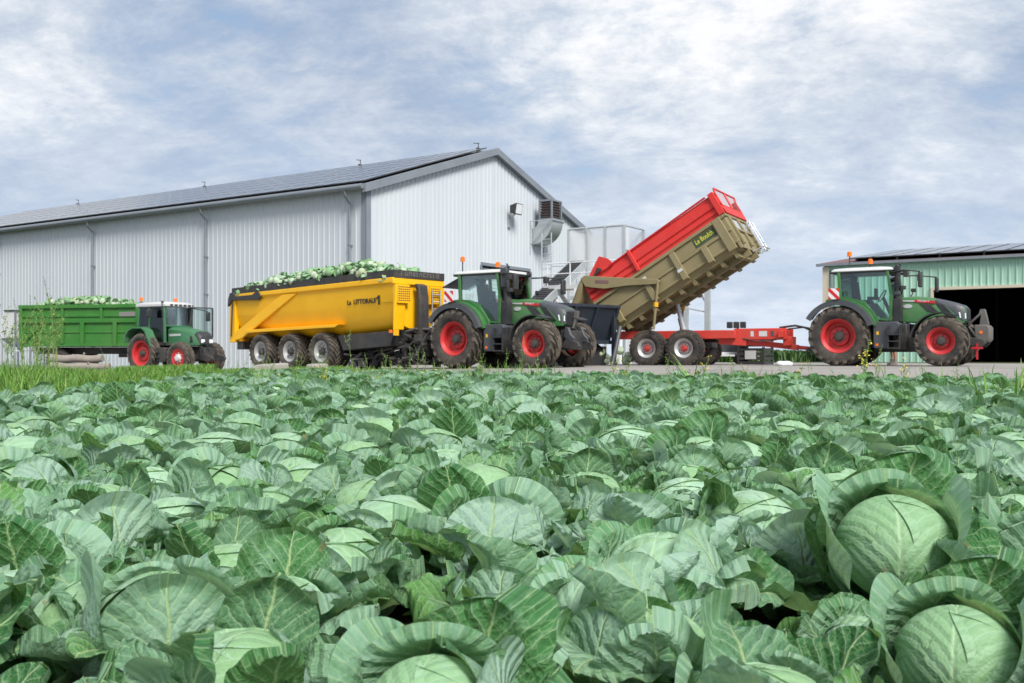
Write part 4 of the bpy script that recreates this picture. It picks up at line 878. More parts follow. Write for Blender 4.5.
# ------------------------------------------------------------------ yellow tridem trailer
def yellow_trailer():
    r = thing('tipping_trailer', 'yellow three axle tipping trailer heaped with cabbages behind the green tractor', 'trailer', (-3.71 + .695, 31 + .80, -.2), 41)
    L0, L1 = -8.75, 0.; hw = 1.06
    zt = lambda x: 2.93 + .022 * x          # the tub leans a little back
    m = MB()
    def sec(x, w, bw, zb, top): # rounded tub section
        P = []
        for s in (-1, 1):
            Q = [(s * w, top), (s * w * .985, top - .75), (s * w * .955, zb + .82), (s * w * .89, zb + .5), (s * w * .76, zb + .24), (s * w * .58, zb + .08), (s * bw * .4, zb)]
            P += Q if s < 0 else Q[::-1]
        return [(x, y, z) for y, z in P]
    secs = [sec(-8.62, hw, .80, 1.12, zt(-8.62)), sec(-6., hw, .8, 1.12, zt(-6)), sec(-2.2, hw, .8, 1.14, zt(-2.2)), sec(-.6, hw, .8, 1.24, zt(-.6)), sec(0, hw, .95, 1.36, zt(0))]
    m.loft(secs); body = m.build('body', 'yellow', r, smooth=50)
    # top rail, rear post, raking strut, flange, front ribs
    m = MB()
    for s in (-1, 1):
        y0, y1 = s * (hw - .01), s * (hw + .07)
        for xa, xb in ((-8.7, .03),):
            m.add([(xa, y0, zt(xa) - .2), (xb, y0, zt(xb) - .2), (xb, y0, zt(xb)), (xa, y0, zt(xa)), (xa, y1, zt(xa) - .14), (xb, y1, zt(xb) - .16), (xb, y1, zt(xb)), (xa, y1, zt(xa))], [(0, 1, 2, 3), (7, 6, 5, 4), (0, 4, 5, 1), (1, 5, 6, 2), (2, 6, 7, 3), (3, 7, 4, 0)])
    m.box(.0, .09, -hw - .07, hw + .07, zt(0) - .2, zt(0)); m.build('top_rail', 'yellow', body, bevel=.02)
    m = MB()
    for s in (-1, 1): m.prism([(-8.86, .98), (-8.5, .98), (-8.5, 2.72), (-8.84, 2.74)], s * (hw - .12), s * (hw + .05))
    m.box(-8.86, -8.64, -hw - .02, hw + .02, 1.0, 2.7); m.build('tailgate', 'yellow', r, bevel=.02)
    for s in (-1, 1):
        m = MB(); m.prism([(-8.5, 1.05), (-8.1, 1.12), (-4.85, 2.62), (-5.65, 2.62), (-8.5, 1.36)], s * (hw - .03), s * (hw + .055)); m.build('raking_strut', 'yellow', body, bevel=.02)
        m = MB(); m.prism([(-7.75, 1.31), (-2.7, 1.42), (-2.5, 1.52), (-7.75, 1.43)], s * (hw - .25), s * (hw + .12)); m.build('side_flange', 'yellow', body, bevel=.015)
        m = MB(); m.prism([(-8.9, 2.3), (-8.72, 2.42), (-8.6, 2.52), (-7.6, 2.50), (-6.95, 2.48), (-6.85, 2.6), (-6.95, 2.76), (-7.15, 2.78), (-7.35, 2.68), (-8.4, 2.66), (-8.55, 2.82), (-8.75, 2.80), (-8.86, 2.6)], s * (hw + .03), s * (hw + .12)); m.build('tailgate_arm', 'blackm', r, bevel=.015)
        m = MB(); m.tube([(-8.62, s * (hw + .09), 2.42), (-8.7, s * (hw + .09), 1.2)], .03, 6); m.build('tailgate_ram', 'blackm', r)
    m = MB(); zz = lambda x: zt(x) + .003
    for s in (-1, 1): m.add([(-8.72, s * (hw + .05), zz(-8.72)), (.1, s * (hw + .05), zz(0)), (.1, s * (hw + .05), zz(0) + .24), (-8.72, s * (hw + .05), zz(-8.72) + .23), (-8.72, s * (hw + .0), zz(-8.72)), (.1, s * (hw + .0), zz(0)), (.1, s * (hw + .0), zz(0) + .24), (-8.72, s * (hw + .0), zz(-8.72) + .23)], [(0, 1, 2, 3), (7, 6, 5, 4), (0, 4, 5, 1), (1, 5, 6, 2), (2, 6, 7, 3), (3, 7, 4, 0)])
    m.box(.06, .11, -hw, hw, zz(0), zz(0) + .235); m.box(-8.72, -8.67, -hw, hw, zz(-8.72), zz(-8.72) + .22)
    for k in range(9): m.box(-8.4 + k * 1.02, -8.36 + k * 1.02, -hw - .07, -hw - .05, zz(-8.4 + k * 1.02), zz(-8.4 + k * 1.02) + .2)
    hb = m.build('headboard', 'blackm', body, smooth=0)
    rnd = random.Random(5); m = MB(); y = -hw + .25
    while y < .85:                        # row of worn stencilled characters too faint to read
        w = rnd.uniform(.07, .12)
        m.box(.111, .114, y, y + .02, zz(0) + .07, zz(0) + .19)
        if rnd.random() < .7: m.box(.111, .114, y, y + w, zz(0) + .17, zz(0) + .19)
        if rnd.random() < .6: m.box(.111, .114, y, y + w, zz(0) + .07, zz(0) + .09)
        if rnd.random() < .6: m.box(.1112, .1142, y + w - .02, y + w, zz(0) + .075, zz(0) + .185)
        y += w + .06
    m.build('worn_lettering', 'textfade', hb, smooth=0)
    # front wall: ribs, black ram, air grilles, ladder
    m = MB()
    for y0, y1 in ((-hw, -.62), (.28, .36), (hw - .14, hw)): m = MB(); m.prism([(0, 1.3), (.03, 1.3), (.16, zt(0) - .22), (0, zt(0) - .22)], y0, y1); m.build('front_rib', 'yellow', body, bevel=.015)

    for y0, n in ((-.98, 6), (.42, 5)):
        m = MB()
        for k in range(7):
            for j in range(n): m.box(.128 + k * .0, .172, y0 + j * .085, y0 + j * .085 + .062, 2.2 + k * .07, 2.235 + k * .07)
        m.build('air_grille', 'blackm', body, smooth=0)
    for ya, yb in ((-1., -.5), (.38, .86)): m = MB(); m.box(.01, .17, ya, yb, 2.14, 2.72); m.build('grille_panel', 'yellow', body)
    m = MB(); m.prism([(.2, 1.1), (.42, 1.1), (.40, 2.3), (.34, 2.72), (.16, 2.78), (.12, 2.7), (.22, 2.55)], -.28, .12); m.build('lift_ram', 'blackm', r, bevel=.04)
    m = MB()
    for y in (.42, .78): m.tube([(.24, y, 1.2), (.24, y, 2.6)], .022, 6)
    for k in range(6): m.tube([(.24, .42, 1.3 + k * .23), (.24, .78, 1.3 + k * .23)], .018, 6)
    m.build('ladder', 'galv', r)
    m = MB(); m.box(.04, .06, -1.08, -.86, 1.12, 1.3); m.build('marker_plate', 'yel_lens', r); m = MB(); m.box(-.1, .0, -1.14, -1.08, 1.2, 1.3); m.build('marker_lamp', 'orange', r)
    # lettering on the near side
    text("La  LITTORALE", .225, 'textdark', body, (-2.2, -hw - .006, 2.10), (R(90), R(-1), 0), ext=.006, sx=.97, bold=.003)
    m = MB(); m.prism([(-.685, 2.10), (-.60, 2.10), (-.60, 2.40), (-.665, 2.40), (-.76, 2.33), (-.76, 2.27), (-.685, 2.315)], -hw - .012, -hw - .003); m.build('numeral', 'textdark', body, smooth=0)
    # running gear
    m = MB(); m.box(-8.5, -.2, -.5, -.32, .78, 1.12); m.box(-8.5, -.2, .32, .5, .78, 1.12); m.prism([(-2.6, .66), (-.3, .80), (-.1, 1.28), (-2.9, 1.16)], -.9, .9); m.box(-8.55, -8.2, -1., 1., .72, 1.02)
    for x in (-6.94, -5.23, -3.5): m.tube([(x, -.95, .64), (x, .95, .64)], .08, 10); m.box(x - .5, x + .5, -.62, -.5, .72, .82); m.box(x - .5, x + .5, .5, .62, .72, .82)
    m.build('chassis', 'blackm', r, bevel=.015)
    m = MB(); m.bar((-.4, -.35, .95), (1.55, -.02, .62), .14, .2); m.bar((-.4, .35, .95), (1.55, .02, .62), .14, .2); m.tube([(.1, -.6, .9), (.1, -.6, .0)], .05, 8); m.build('drawbar', 'blackm', r)
    rods(60, (-.1, 1.1, -.95, .9, .25, 1.35), .035, 'blackm', r, 'hoses', 11); rods(40, (-2.6, .6, -.95, .6, .1, .8), .035, 'blackm', r, 'under_frame', 12)
    for s in (-1, 1):
        for i, x in enumerate((-6.94, -5.23, -3.5)): wheel(r, x, s * .88, .635, .635, .60, .345, s, rimm='rimgrey', tym='tyre2', dish=.12, spin=25 * i + 4, lug=.04, nl=22, cap=.1)
    return r
yellow_trailer()

# ------------------------------------------------------------------ green trailer
def green_trailer():
    r = thing('farm_trailer', 'green ribbed farm trailer heaped with cabbages along the white warehouse wall', 'trailer', (-16.05, 44.7, -.48), 12)
    m = MB(); m.box(-5.9, 0, -1.2, 1.2, 1.2, 3.03); b = m.build('body', 'trailer_green', r)
    m = MB()
    for s in (-1, 1):
        for z in (2.95, 2.30): m.box(-5.95, .05, s * 1.2, s * 1.29, z - .07, z + .09)
        m.box(-5.95, .05, s * 1.2, s * 1.27, 1.18, 1.3); m.box(-5.9, 0, s * 1.2, s * 1.235, 1.78, 1.86)
    m.box(.0, .07, -1.29, 1.29, 2.88, 3.04); m.box(-5.97, -5.9, -1.29, 1.29, 2.88, 3.04); m.build('top_rail', 'trailer_green', b, bevel=.01)
    for s in (-1, 1):
        for x0, x1 in ((-5.82, -3.88), (-3.66, -1.9), (-1.7, -.1)):
            m = MB(); m.prism([(x0, 2.48), (x1, 2.48), (x1, 2.62), (x0, 2.62)], s * 1.2, s * 1.245); m.build('pressed_swage', 'trailer_green', b, bevel=.03)
    def one(name, f): m = MB(); f(m); m.build(name, 'trailer_green', b, bevel=.012)
    for s in (-1, 1):
        for x, hw_, a, c, d in ((-3.77, .09, 1.3, 2.24, .11), (-2.76, .09, 1.2, 2.24, .11), (-1.15, .09, 1.2, 2.24, .11), (-1.83, .06, 2.38, 2.88, .08), (-3.77, .06, 2.38, 2.88, .08), (-5.86, .07, 1., 3., .11), (-.05, .07, 1., 3., .11)):
            one('body_rib', lambda m: m.prism([(x - hw_, a), (x + hw_, a), (x + hw_, c), (x - hw_, c)], s * 1.2, s * (1.2 + d)))
        one('corner_brace', lambda m: m.bar((-5.8, s * 1.27, 1.3), (-4.7, s * 1.27, 2.2), .06, .06))
    m = MB(); m.prism([(-.95, 2.50), (-.1, 2.50), (-.1, 2.70), (-.95, 2.70)], -1.252, -1.246); m.build('worn_decal', 'textfade', b)
    m = MB(); m.box(-5.6, .6, -.5, -.35, .85, 1.15); m.box(-5.6, .6, .35, .5, .85, 1.15); m.bar((.4, -.4, 1.), (1.55, 0, .58), .1, .15); m.bar((.4, .4, 1.), (1.55, 0, .58), .1, .15)
    for x in (-4.13,): m.tube([(x, -1., .55), (x, 1., .55)], .07, 8)
    m.box(-1.4, -.6, -.6, .6, .7, .9); m.build('chassis', 'blackm', r)
    for s in (-1, 1):
        for x in (-4.13,): wheel(r, x, s * .92, .56, .57, .40, .27, s, 'rib', 'red', 'blackm', 'tyre2', dish=.1, cap=.08)
    return r
green_trailer()
def feed_cabinet():
    r = thing('metal_hopper', 'small grey sheet metal hopper standing at the rear of the green trailer', 'hopper', (-23.4, 47.0, -.5), 20)
    m = MB(); m.loft([[(-.42, -.5, z), (.42, -.5, z), (.42, .5, z), (-.42, .5, z)] for z in (1.62, 2.55)] + [[(-.15, -.5, 2.86), (.42, -.5, 2.86), (.42, .5, 2.86), (-.15, .5, 2.86)]]); m.build('body', 'white', r); m = MB(); m.box(.43, .47, -.53, -.44, 1.3, 2.86); m.build('corner_post', 'trim_grey', r)
    m = MB(); m.loft([[(-.42, -.5, 1.615), (.42, -.5, 1.615), (.42, .5, 1.615), (-.42, .5, 1.615)], [(0, -.3, 1.2), (.4, -.3, 1.2), (.4, .3, 1.2), (0, .3, 1.2)]]); m.build('outlet', 'trim_grey', r)
    m = MB(); m.box(-.2, .46, -.54, .54, 2.865, 2.93); m.build('lid', 'black', r)
    for x in (-.38, .38):
        for y in (-.46, .46): m = MB(); m.box(x - .035, x + .035, y - .035, y + .035, 0, 1.62); m.build('leg', 'galv', r)
    m = MB(); m.box(.45, 1.4, -.5, .4, 1.0, 1.06); m.tube([(1.35, -.45, 0), (1.35, -.45, 1.)], .03, 6); m.tube([(1.35, .35, 0), (1.35, .35, 1.)], .03, 6); m.build('side_shelf', 'galv_light', r)
feed_cabinet()

# ------------------------------------------------------------------ red and khaki trailer, tipped up
def tipper():
    r = thing('dump_trailer', 'dump trailer with khaki body and red extension tipped up over the dark hopper', 'trailer', (9.47, 31.7, -.05), 29)
    al = R(31); e1 = Vector((math.cos(al), 0, math.sin(al))); e2 = Vector((-math.sin(al), 0, math.cos(al)))
    O = Vector((-6.12, 0, 1.22))
    T = Matrix(((e1.x, 0, e2.x, O.x), (0, 1, 0, 0), (e1.z, 0, e2.z, O.z), (0, 0, 0, 1)))     # body frame -> trailer frame
    LB, HK, HR, w = 5.0, 1.24, 1.98, 1.2
    def bb(name, mat, mk, parent, **k):
        m = MB(); mk(m); return m.build(name, mat, parent, mat4=T, **k)
    t = .06
    def shell(m):
        m.box(0, LB, -w + .18, w - .18, -.0, t)
        for s in (-1, 1):
            m.loft([[(x0, s * (w - .22), 0), (x0, s * w, .26), (x0 - (.0 if x0 > 1 else .18), s * w, HK), (x0 - (.0 if x0 > 1 else .18), s * (w - t), HK), (x0, s * (w - t), .3), (x0, s * (w - .22), t)] for x0 in (-.08, LB)])
        m.loft([[(LB - t, -w + .1, 0), (LB, -w + .1, 0), (LB, w - .1, 0), (LB - t, w - .1, 0)], [(LB - t, -w, .3), (LB + .05, -w + .05, .3), (LB + .05, w - .05, .3), (LB - t, w, .3)], [(LB - t, -w, HK), (LB + .05, -w + .05, HK), (LB + .05, w - .05, HK), (LB - t, w, HK)]])
    body = bb('body', 'khaki', shell, r, smooth=25)
    def rails(m):
        for s in (-1, 1):
            m.box(-.25, LB + .02, s * w, s * (w + .07), HK - .11, HK); m.box(-.1, LB, s * w, s * (w + .05), .64, .72); m.box(-.05, LB, s * (w - .02), s * (w + .03), .2, .28)
        m.box(LB, LB + .1, -w - .05, w + .05, HK - .1, HK)
    bb('side_rail', 'khaki', rails, body, bevel=.012)
    for s in (-1, 1):
        for x in (.35, 1.72, 2.95, 3.95):
            lo, hi = (.06, .70) if x in (1.72, .35) or x > 3.5 else (.06, HK - .12)
            def rib(m, x=x, lo=lo, hi=hi, s=s): m.loft([[(x - .10, s * (w - .05), lo), (x + .10, s * (w - .05), lo), (x + .10, s * (w + .13), lo + .05), (x - .10, s * (w + .13), lo + .05)], [(x - .10, s * (w - .05), hi), (x + .10, s * (w - .05), hi), (x + .10, s * (w + .09), hi), (x - .10, s * (w + .09), hi)]])
            bb('body_rib', 'khaki', rib, body, bevel=.01)
        def post(m, s=s): m.loft([[(LB - .42, s * (w - .02), z), (LB - .12, s * (w - .02), z), (LB - .12, s * (w + .08), z), (LB - .42, s * (w + .08), z)] for z in (.05, HK)])
        bb('corner_post', 'khaki', post, body, bevel=.02)
    for y in (-.95, 0., .95):
        def front(m, y=y): m.box(LB + .05, LB + .13, y - .07, y + .07, .1, HK - .1)
        bb('front_rib', 'khaki', front, body, bevel=.012)
    def fbar(m): m.box(LB + .05, LB + .12, -1., 1., .62, .70)
    bb('front_rail', 'khaki', fbar, body, bevel=.012)
    for ya in (-.8, .12):
        def fw(m, ya=ya): m.box(LB + .055, LB + .075, ya, ya + .69, .76, HK - .16)
        bb('front_panel', 'galv', fw, body)
    # floor bearers
    for k in range(9):
        def bearer(m, k=k): m.box(.3 + k * .54, .42 + k * .54, -w + .2, w - .2, -.17, -.002)
        bb('floor_bearer', 'khaki', bearer, body)
    def longs(m): m.box(0, LB, -.5, -.38, -.21, -.004); m.box(0, LB, .38, .5, -.21, -.004)
    bb('sub_frame', 'khaki', longs, body)
    # red extension
    def ext(m):
        for s in (-1, 1):
            pr = [(HK + .003, 0), (HK + .10, 0), (HK + .15, .04), (HK + .24, .04), (HK + .29, 0), (HK + .33, 0), (HK + .36, .05), (HK + .58, .05), (HK + .62, 0), (HR - .02, 0), (HR, .04)]
            x0, x1 = -.25, LB + .15
            P = [(s * (w - .02 + d), z) for z, d in pr]; Q = [(s * (w - .06 + d), z) for z, d in pr][::-1]; loop = P + Q
            m.loft([[(x0, y, z) for y, z in loop], [(x1, y, z) for y, z in loop]])
        m.box(LB + .11, LB + .15, -w + .02, w - .02, HK + .003, HR - .45)
        m.box(LB + .11, LB + .16, -w + .02, -w + .12, HR - .45, HR); m.box(LB + .11, LB + .16, w - .12, w - .02, HR - .45, HR)
    ex = bb('extension', 'red_pl', ext, r, smooth=25)
    for s in (-1, 1):
        for x, a, b in ((1.72, .03, 0), (LB + .02, .07, 1)):
            def st(m, x=x, a=a, s=s): m.box(x - a - .03, x + a + .03, s * (w + .02), s * (w + .10), HK + .005, HR + .06)
            bb('extension_post', 'red_pl', st, ex, bevel=.01)
        def tr(m, s=s): m.tube([(.9, s * (w - .02), HR + .03), (LB - .2, s * (w - .02), HR + .06)], .035, 6)
        bb('top_bar', 'decalred', tr, ex)
    for ya in (-w + .02, w - .06):
        def plate(m, ya=ya): m.prism([(.05, HK + .3), (1.05, HR - .02), (.95, HR + .28), (.72, HR + .52), (-.18, HK + .75), (-.22, HK + .1)], ya, ya + .04)
        bb('hinge_plate', 'red_pl', plate, ex, smooth=0)
    def scr(m): m.prism([(.0, HK + .62), (.5, HK + .95), (.6, HR + .05), (.2, HR - .0)], -w - .055, -w - .01)
    bb('hinge_bracket', 'black', scr, ex)
    # mesh screen at the head of the extension
    def frame(m):
        x = LB + .13
        for a, b in (((x, -w + .05, HR - .05), (x + .05, -w + .05, HR + .16)), ((x + .05, -w + .05, HR + .16), (x + .05, w - .05, HR + .16)), ((x + .05, w - .05, HR + .16), (x, w - .05, HR - .05)), ((x, -w + .1, HR - .44), (x, w - .1, HR - .44)), ((x + .02, 0, HR - .44), (x + .04, 0, HR + .16))): m.tube([a, b], .035, 6)
    bb('screen_frame', 'red_pl', frame, ex)
    m = MB(); x = LB + .135; P = [T @ Vector(p) for p in ((x, -w + .1, HR - .42), (x, w - .1, HR - .42), (x + .04, w - .1, HR + .14), (x + .04, -w + .1, HR + .14))]
    m.add(P, [(0, 1, 2, 3)]); o = m.build('mesh_screen', mesh_screen(), ex, smooth=0); ul = o.data.uv_layers.new(name='UVMap')
    for lp, q in zip(o.data.loops, ((0, 0), (2.2, 0), (2.2, .6), (0, .6))): ul.data[lp.index].uv = q
    # ladder on the front
    def lad(m):
        for y in (.55, .95): m.tube([(LB + .28, y, -.1), (LB + .3, y, 1.0)], .022, 6); m.tube([(LB + .1, y, .9), (LB + .3, y, 1.0)], .02, 6); m.tube([(LB + .1, y, .0), (LB + .28, y, -.1)], .02, 6)
        for k in range(5): m.tube([(LB + .29, .55, -.02 + k * .23), (LB + .29, .95, -.02 + k * .23)], .018, 6)
        m.tube([(LB + .05, -.3, -.12), (LB + .42, -.3, -.16), (LB + .42, .5, -.16), (LB + .05, .5, -.12)], .02, 6)
    bb('ladder', 'galv', lad, r)
    # maker's name on a dark decal
    def dec(m): m.box(3.72, 4.55, -w - .006, -w + .0, .78, 1.08)
    d = bb('name_decal', 'decalgreen', dec, body, smooth=0)
    q = T @ Vector((3.78, -w - .008, .83)); text("Le Boulch", .235, 'textyel', d, q, (R(90), -al, 0), ext=.003, sx=.72)
    for x, z in ((1.70, .94), (2.93, .45)):
        def pl(m, x=x, z=z): m.box(x - .09, x + .09, -w - .135, -w - .13, z - .05, z + .05)
        def pl2(m, x=x, z=z): m.box(x - .09, x + .09, -w - .012, -w - .004, z - .05, z + .05)
        bb('reflector', 'white', pl2 if x < 2 else pl, body, smooth=0)
    # tailgate swung open on long arms
    for s in (-1, 1):
        m = MB(); m.prism([(-7.4, 2.98), (-7.25, 3.08), (-6.4, 3.0), (-4.62, 2.86), (-4.52, 2.78), (-4.6, 2.70), (-5.7, 2.68), (-6.5, 2.60), (-7.0, 2.66), (-7.22, 2.70)], s * 1.24, s * 1.36); m.build('tailgate_arm', 'khaki', r, bevel=.012)
        m = MB(); m.prism([(-6.85, 2.8), (-6.35, 2.77), (-6.35, 2.88), (-6.85, 2.91)], s * 1.36, s * 1.365); m.build('name_plate', 'roof_red', r)
        m = MB(); m.tube([(-4.6, s * 1.33, 2.76), (-4.75, s * 1.33, 1.2)], .045, 8); m.build('tailgate_ram', 'khaki', r); m = MB(); m.tube([(-4.66, s * 1.33, 2.1), (-4.67, s * 1.33, 1.95)], .08, 8); m.build('ram_collar', 'yel_lens', r)
    m = MB(); m.prism([(-7.38, 3.0), (-7.28, 3.02), (-7.4, 2.25), (-7.75, 1.75), (-7.85, 1.75), (-7.62, 2.3)], -1.34, 1.34); g = m.build('tailgate', 'khaki', r, bevel=.012)
    m = MB()
    for y in (-1.2, -.4, .4, 1.2): m.prism([(-7.48, 2.9), (-7.36, 2.95), (-7.5, 2.25), (-7.8, 1.8), (-7.95, 1.82), (-7.72, 2.3)], y - .05, y + .05)
    m.build('tailgate_rib', 'khaki', g)
    # chassis
    m = MB()
    for s in (-1, 1): m.box(-6.35, -2.2, s * .62 - .09, s * .62 + .09, .90, 1.17); m.box(-2.3, -.62, s * .42 - .08, s * .42 + .08, .86, 1.22)
    for x in (-6.2, -4.45, -2.3, -.75): m.box(x - .08, x + .08, -.7, .7, .92, 1.14)
    m.build('chassis', 'red_tr', r, bevel=.015)
    m = MB()
    for s in (-1, 1): m.bar((-2.6, s * .45, .86), (-.35, s * .06, .60), .10, .17); m.bar((-2.8, s * .5, .82), (-1.9, s * .46, .76), .06, .2)
    m.box(-.75, -.5, -.36, .36, .66, .95); m.bar((-.5, 0, .62), (.12, 0, .56), .1, .12); m.build('drawbar', 'red_tr', r, bevel=.01)
    for x in (-1.7, -1.35, -1.05):
        m = MB(); m.box(x - (.05 if x != -1.35 else .13), x + (.05 if x != -1.35 else .13), -.508, -.503, .96, 1.13); m.build('reflector', 'white' if x != -1.05 else 'slate', r)
    m = MB(); m.box(-5.8, -3.1, -.3, .3, .62, .78)
    for x in (-3.79, -5.08): m.tube([(x, -.95, .58), (x, .95, .58)], .08, 10)
    for s in (-1, 1): m.prism([(-5.5, .68), (-4.45, .95), (-3.4, .68), (-3.5, .60), (-4.45, .80), (-5.4, .6)], s * .58, s * .68)
    m.build('bogie', 'blackm', r)
    for s in (-1, 1):
        for x in (-3.79, -5.08): wheel(r, x, s * .95, .585, .60, .50, .305, s, 'rib', 'rimgrey', 'red', 'tyre', dish=.14, cap=.085, spin=x * 20)
    m = MB(); m.tube([(-4.12, 0, 1.0), (-4.28, 0, 1.62)], .115, 12); m.tube([(-4.28, 0, 1.6), (-4.46, 0, 2.3)], .08, 12); m.build('lift_ram', 'galv', r)
    m = MB(); m.tube([(-.9, -.2, 1.24), (-.4, -.2, 1.3), (.05, -.2, 1.2), (.35, -.15, .9), (.7, -.1, .78)], .035, 8); m.tube([(-.7, .1, 1.2), (-.2, .1, 1.25), (.2, .05, 1.05), (.7, .1, .8)], .025, 8); m.tube([(-2., -.5, .9), (-1.5, -.55, .80), (-1., -.45, .84), (-.5, -.1, .95)], .02, 6)
    m.build('hose', 'black', r)
    return r
tipper()

# ------------------------------------------------------------------ receiving hopper
def hopper():
    # near wall runs from P1 to P2, the bin lies behind it
    r = thing('receiving_hopper', 'dark blue steel receiving hopper on legs under the tipped trailer', 'hopper', (1.14, 31.5, -.1), -41.5)
    Ln, Dp = 3.05, 2.7
    m = MB(); z0, z1 = .86, 1.98
    m.loft([[(x, -.22, z1 + .0), (x, -.16, z1), (x, .32, z0), (x, .26, z0)] for x in (0, Ln)]); m.loft([[(x, Dp + .22, z1), (x, Dp + .16, z1), (x, Dp - .3, z0), (x, Dp - .24, z0)] for x in (0, Ln)])
    m.box(0, .06, -.1, Dp + .1, z0, z1); m.box(.0, Ln, .26, Dp - .25, z0 - .05, z0); m.build('bin', 'hopper', r, smooth=0)
    m = MB(); m.box(-.05, Ln + .05, -.27, -.15, z1 + .0, z1 + .09); m.box(-.05, Ln + .05, Dp + .15, Dp + .27, z1, z1 + .09)
    for x in (.05, 1.0, 2.0, Ln - .05): m.loft([[(x - .05, -.30, z1), (x + .05, -.30, z1), (x + .05, -.2, z1), (x - .05, -.2, z1)], [(x - .05, .18, z0), (x + .05, .18, z0), (x + .05, .3, z0), (x - .05, .3, z0)]])
    m.box(-.05, Ln + .05, .10, .24, z0 - .08, z0 + .05); m.build('rib', 'hopper', r)
    for x in (.1, Ln - .1):
        for y in (-.1, Dp + .0): m = MB(); m.box(x - .06, x + .06, y - .06, y + .06, -.05, z1 - .005); m.build('leg', 'hopper', r)
    m = MB(); m.box(.2, Ln - .2, .5, Dp - .5, .0, .80); m.box(.0, Ln, .35, .45, .0, .7); m.build('underbin_dark_fill', 'dark', r)  # black boxes, enlarged so the gap below the bin stays dark
    m = MB(); m.tube([(Ln - .05, -.34, 1.35), (Ln - .45, -.5, .6), (Ln - .95, -.75, -.05)], .07, 10); m.build('brace_pipe', 'slate', r)
    # clinging leaf and spilled cabbages come with the loads
    return r
hopper()
def misc():
    # dark machine and crates behind the red drawbar
    def crate(name, label, cat, loc, yaw, w, d, h, mat, group=None):
        r = thing(name, label, cat, loc, yaw, group); m = MB(); t = .04
        for x in (-w / 2 + t, w / 2 - t):
            for y in (-d / 2 + t, d / 2 - t): m.box(x - t, x + t, y - t, y + t, 0, h)
        n = 4
        for k in range(n):
            z = h * (k + .12) / n; zz = h * (k + .80) / n
            m.box(-w / 2 + .005, w / 2 - .005, -d / 2 + .01, -d / 2 + .03, z, zz); m.box(-w / 2 + .005, w / 2 - .005, d / 2 - .03, d / 2 - .01, z, zz); m.box(-w / 2 + .01, -w / 2 + .03, -d / 2 + .035, d / 2 - .035, z, zz); m.box(w / 2 - .03, w / 2 - .01, -d / 2 + .035, d / 2 - .035, z, zz)
        m.box(-w / 2 + .03, w / 2 - .03, -d / 2 + .03, d / 2 - .03, .03, .07); m.build('slatted_side', mat, r); return r, w, d, h
    r, w, d, h = crate('pallet_box', 'black slatted pallet box on the yard under the red drawbar, bottom of the stack', 'crate', (8.7, 35.6, -.03), 33, 1.0, 1.0, .62, 'black')
    m = MB(); m.box(-.2, .2, -.515, -.50, .2, .5); m.build('white_label', 'white', r)
    r2, *_ = crate('pallet_box', 'black slatted pallet box stacked on another behind the red drawbar', 'crate', (8.7, 35.6, .60), 33, 1.0, 1.0, .62, 'black')
    m = MB(); m.box(-.4, -.05, -.515, -.50, .1, .35); m.build('white_label', 'white', r2)
    g = thing('power_unit', 'dark machine with three black lamps on top behind the red trailer chassis', 'machine', (7.7, 36.6, -.03), 20)
    m = MB(); m.prism([(-.9, .35), (.9, .35), (.9, 1.1), (.6, 1.25), (-.6, 1.25), (-.9, 1.1)], -.5, .5); m.build('casing', 'slate', g, bevel=.03)
    m = MB(); m.box(-.85, .85, -.55, -.50, .3, .45); m.box(-1.5, .6, -1.1, -.55, .30, .36); m.build('tray', 'galv_light', g)
    m = MB(); m.box(.55, .62, -.05, .05, 1.2, 1.34); m.build('lamp_post', 'black', g)
    for k in range(3): m = MB(); m.box(.2 + k * .24, .40 + k * .24, -.09, .09, 1.33, 1.56); m.build('lamp', 'black', g, bevel=.02)
    for x in (-.7, .7):
        m = MB(); m.tube([(x, -.55, .2), (x, .55, .2)], .2, 14); m.build('wheel', 'tyre', g)
    s = thing('sack', 'pale grey sack lying flat on the concrete near the drawbar', 'sack', (8.3, 30.4, -.02), 15)
    m = MB(); rnd = random.Random(2); loops = []
    for k, (z, f) in enumerate(((0, .9), (.05, 1.), (.1, .93), (.14, .6))): loops.append([(.26 * f * math.cos(t) * (1 + .08 * math.sin(3 * t + k)), .17 * f * math.sin(t) * (1 + .1 * math.cos(2 * t)), z + .012 * math.sin(5 * t)) for t in (2 * PI * i / 20 for i in range(20))])
    m.loft(loops); m.build('cloth', 'galv_light', s, smooth=80)
    for i, (x, y, ln, w, h, yw, lb) in enumerate(((-5.9, 24.6, .95, .4, .16, 28, 'broken concrete slab lying before the rear wheel of the yellow trailer'), (-4.75, 24.3, .6, .35, .13, 40, 'smaller lump of broken concrete between slab and front trailer wheel'))):
        rnd = random.Random(i + 3); m = MB(); n = 9; out = [(ln / 2 * math.cos(t) * rnd.uniform(.75, 1.1), w / 2 * math.sin(t) * rnd.uniform(.75, 1.1)) for t in (2 * PI * k / n for k in range(n))]
        m.loft([[(a, b, 0) for a, b in out], [(a * .97, b * .97, h) for a, b in out]]); o = m.build('concrete_block', 'concrete', None, bevel=.02); o.location = (x, y, zg(x) + .12); o.rotation_euler = (R(4), R(-3), R(yw)); tag(o, lb, 'concrete block')
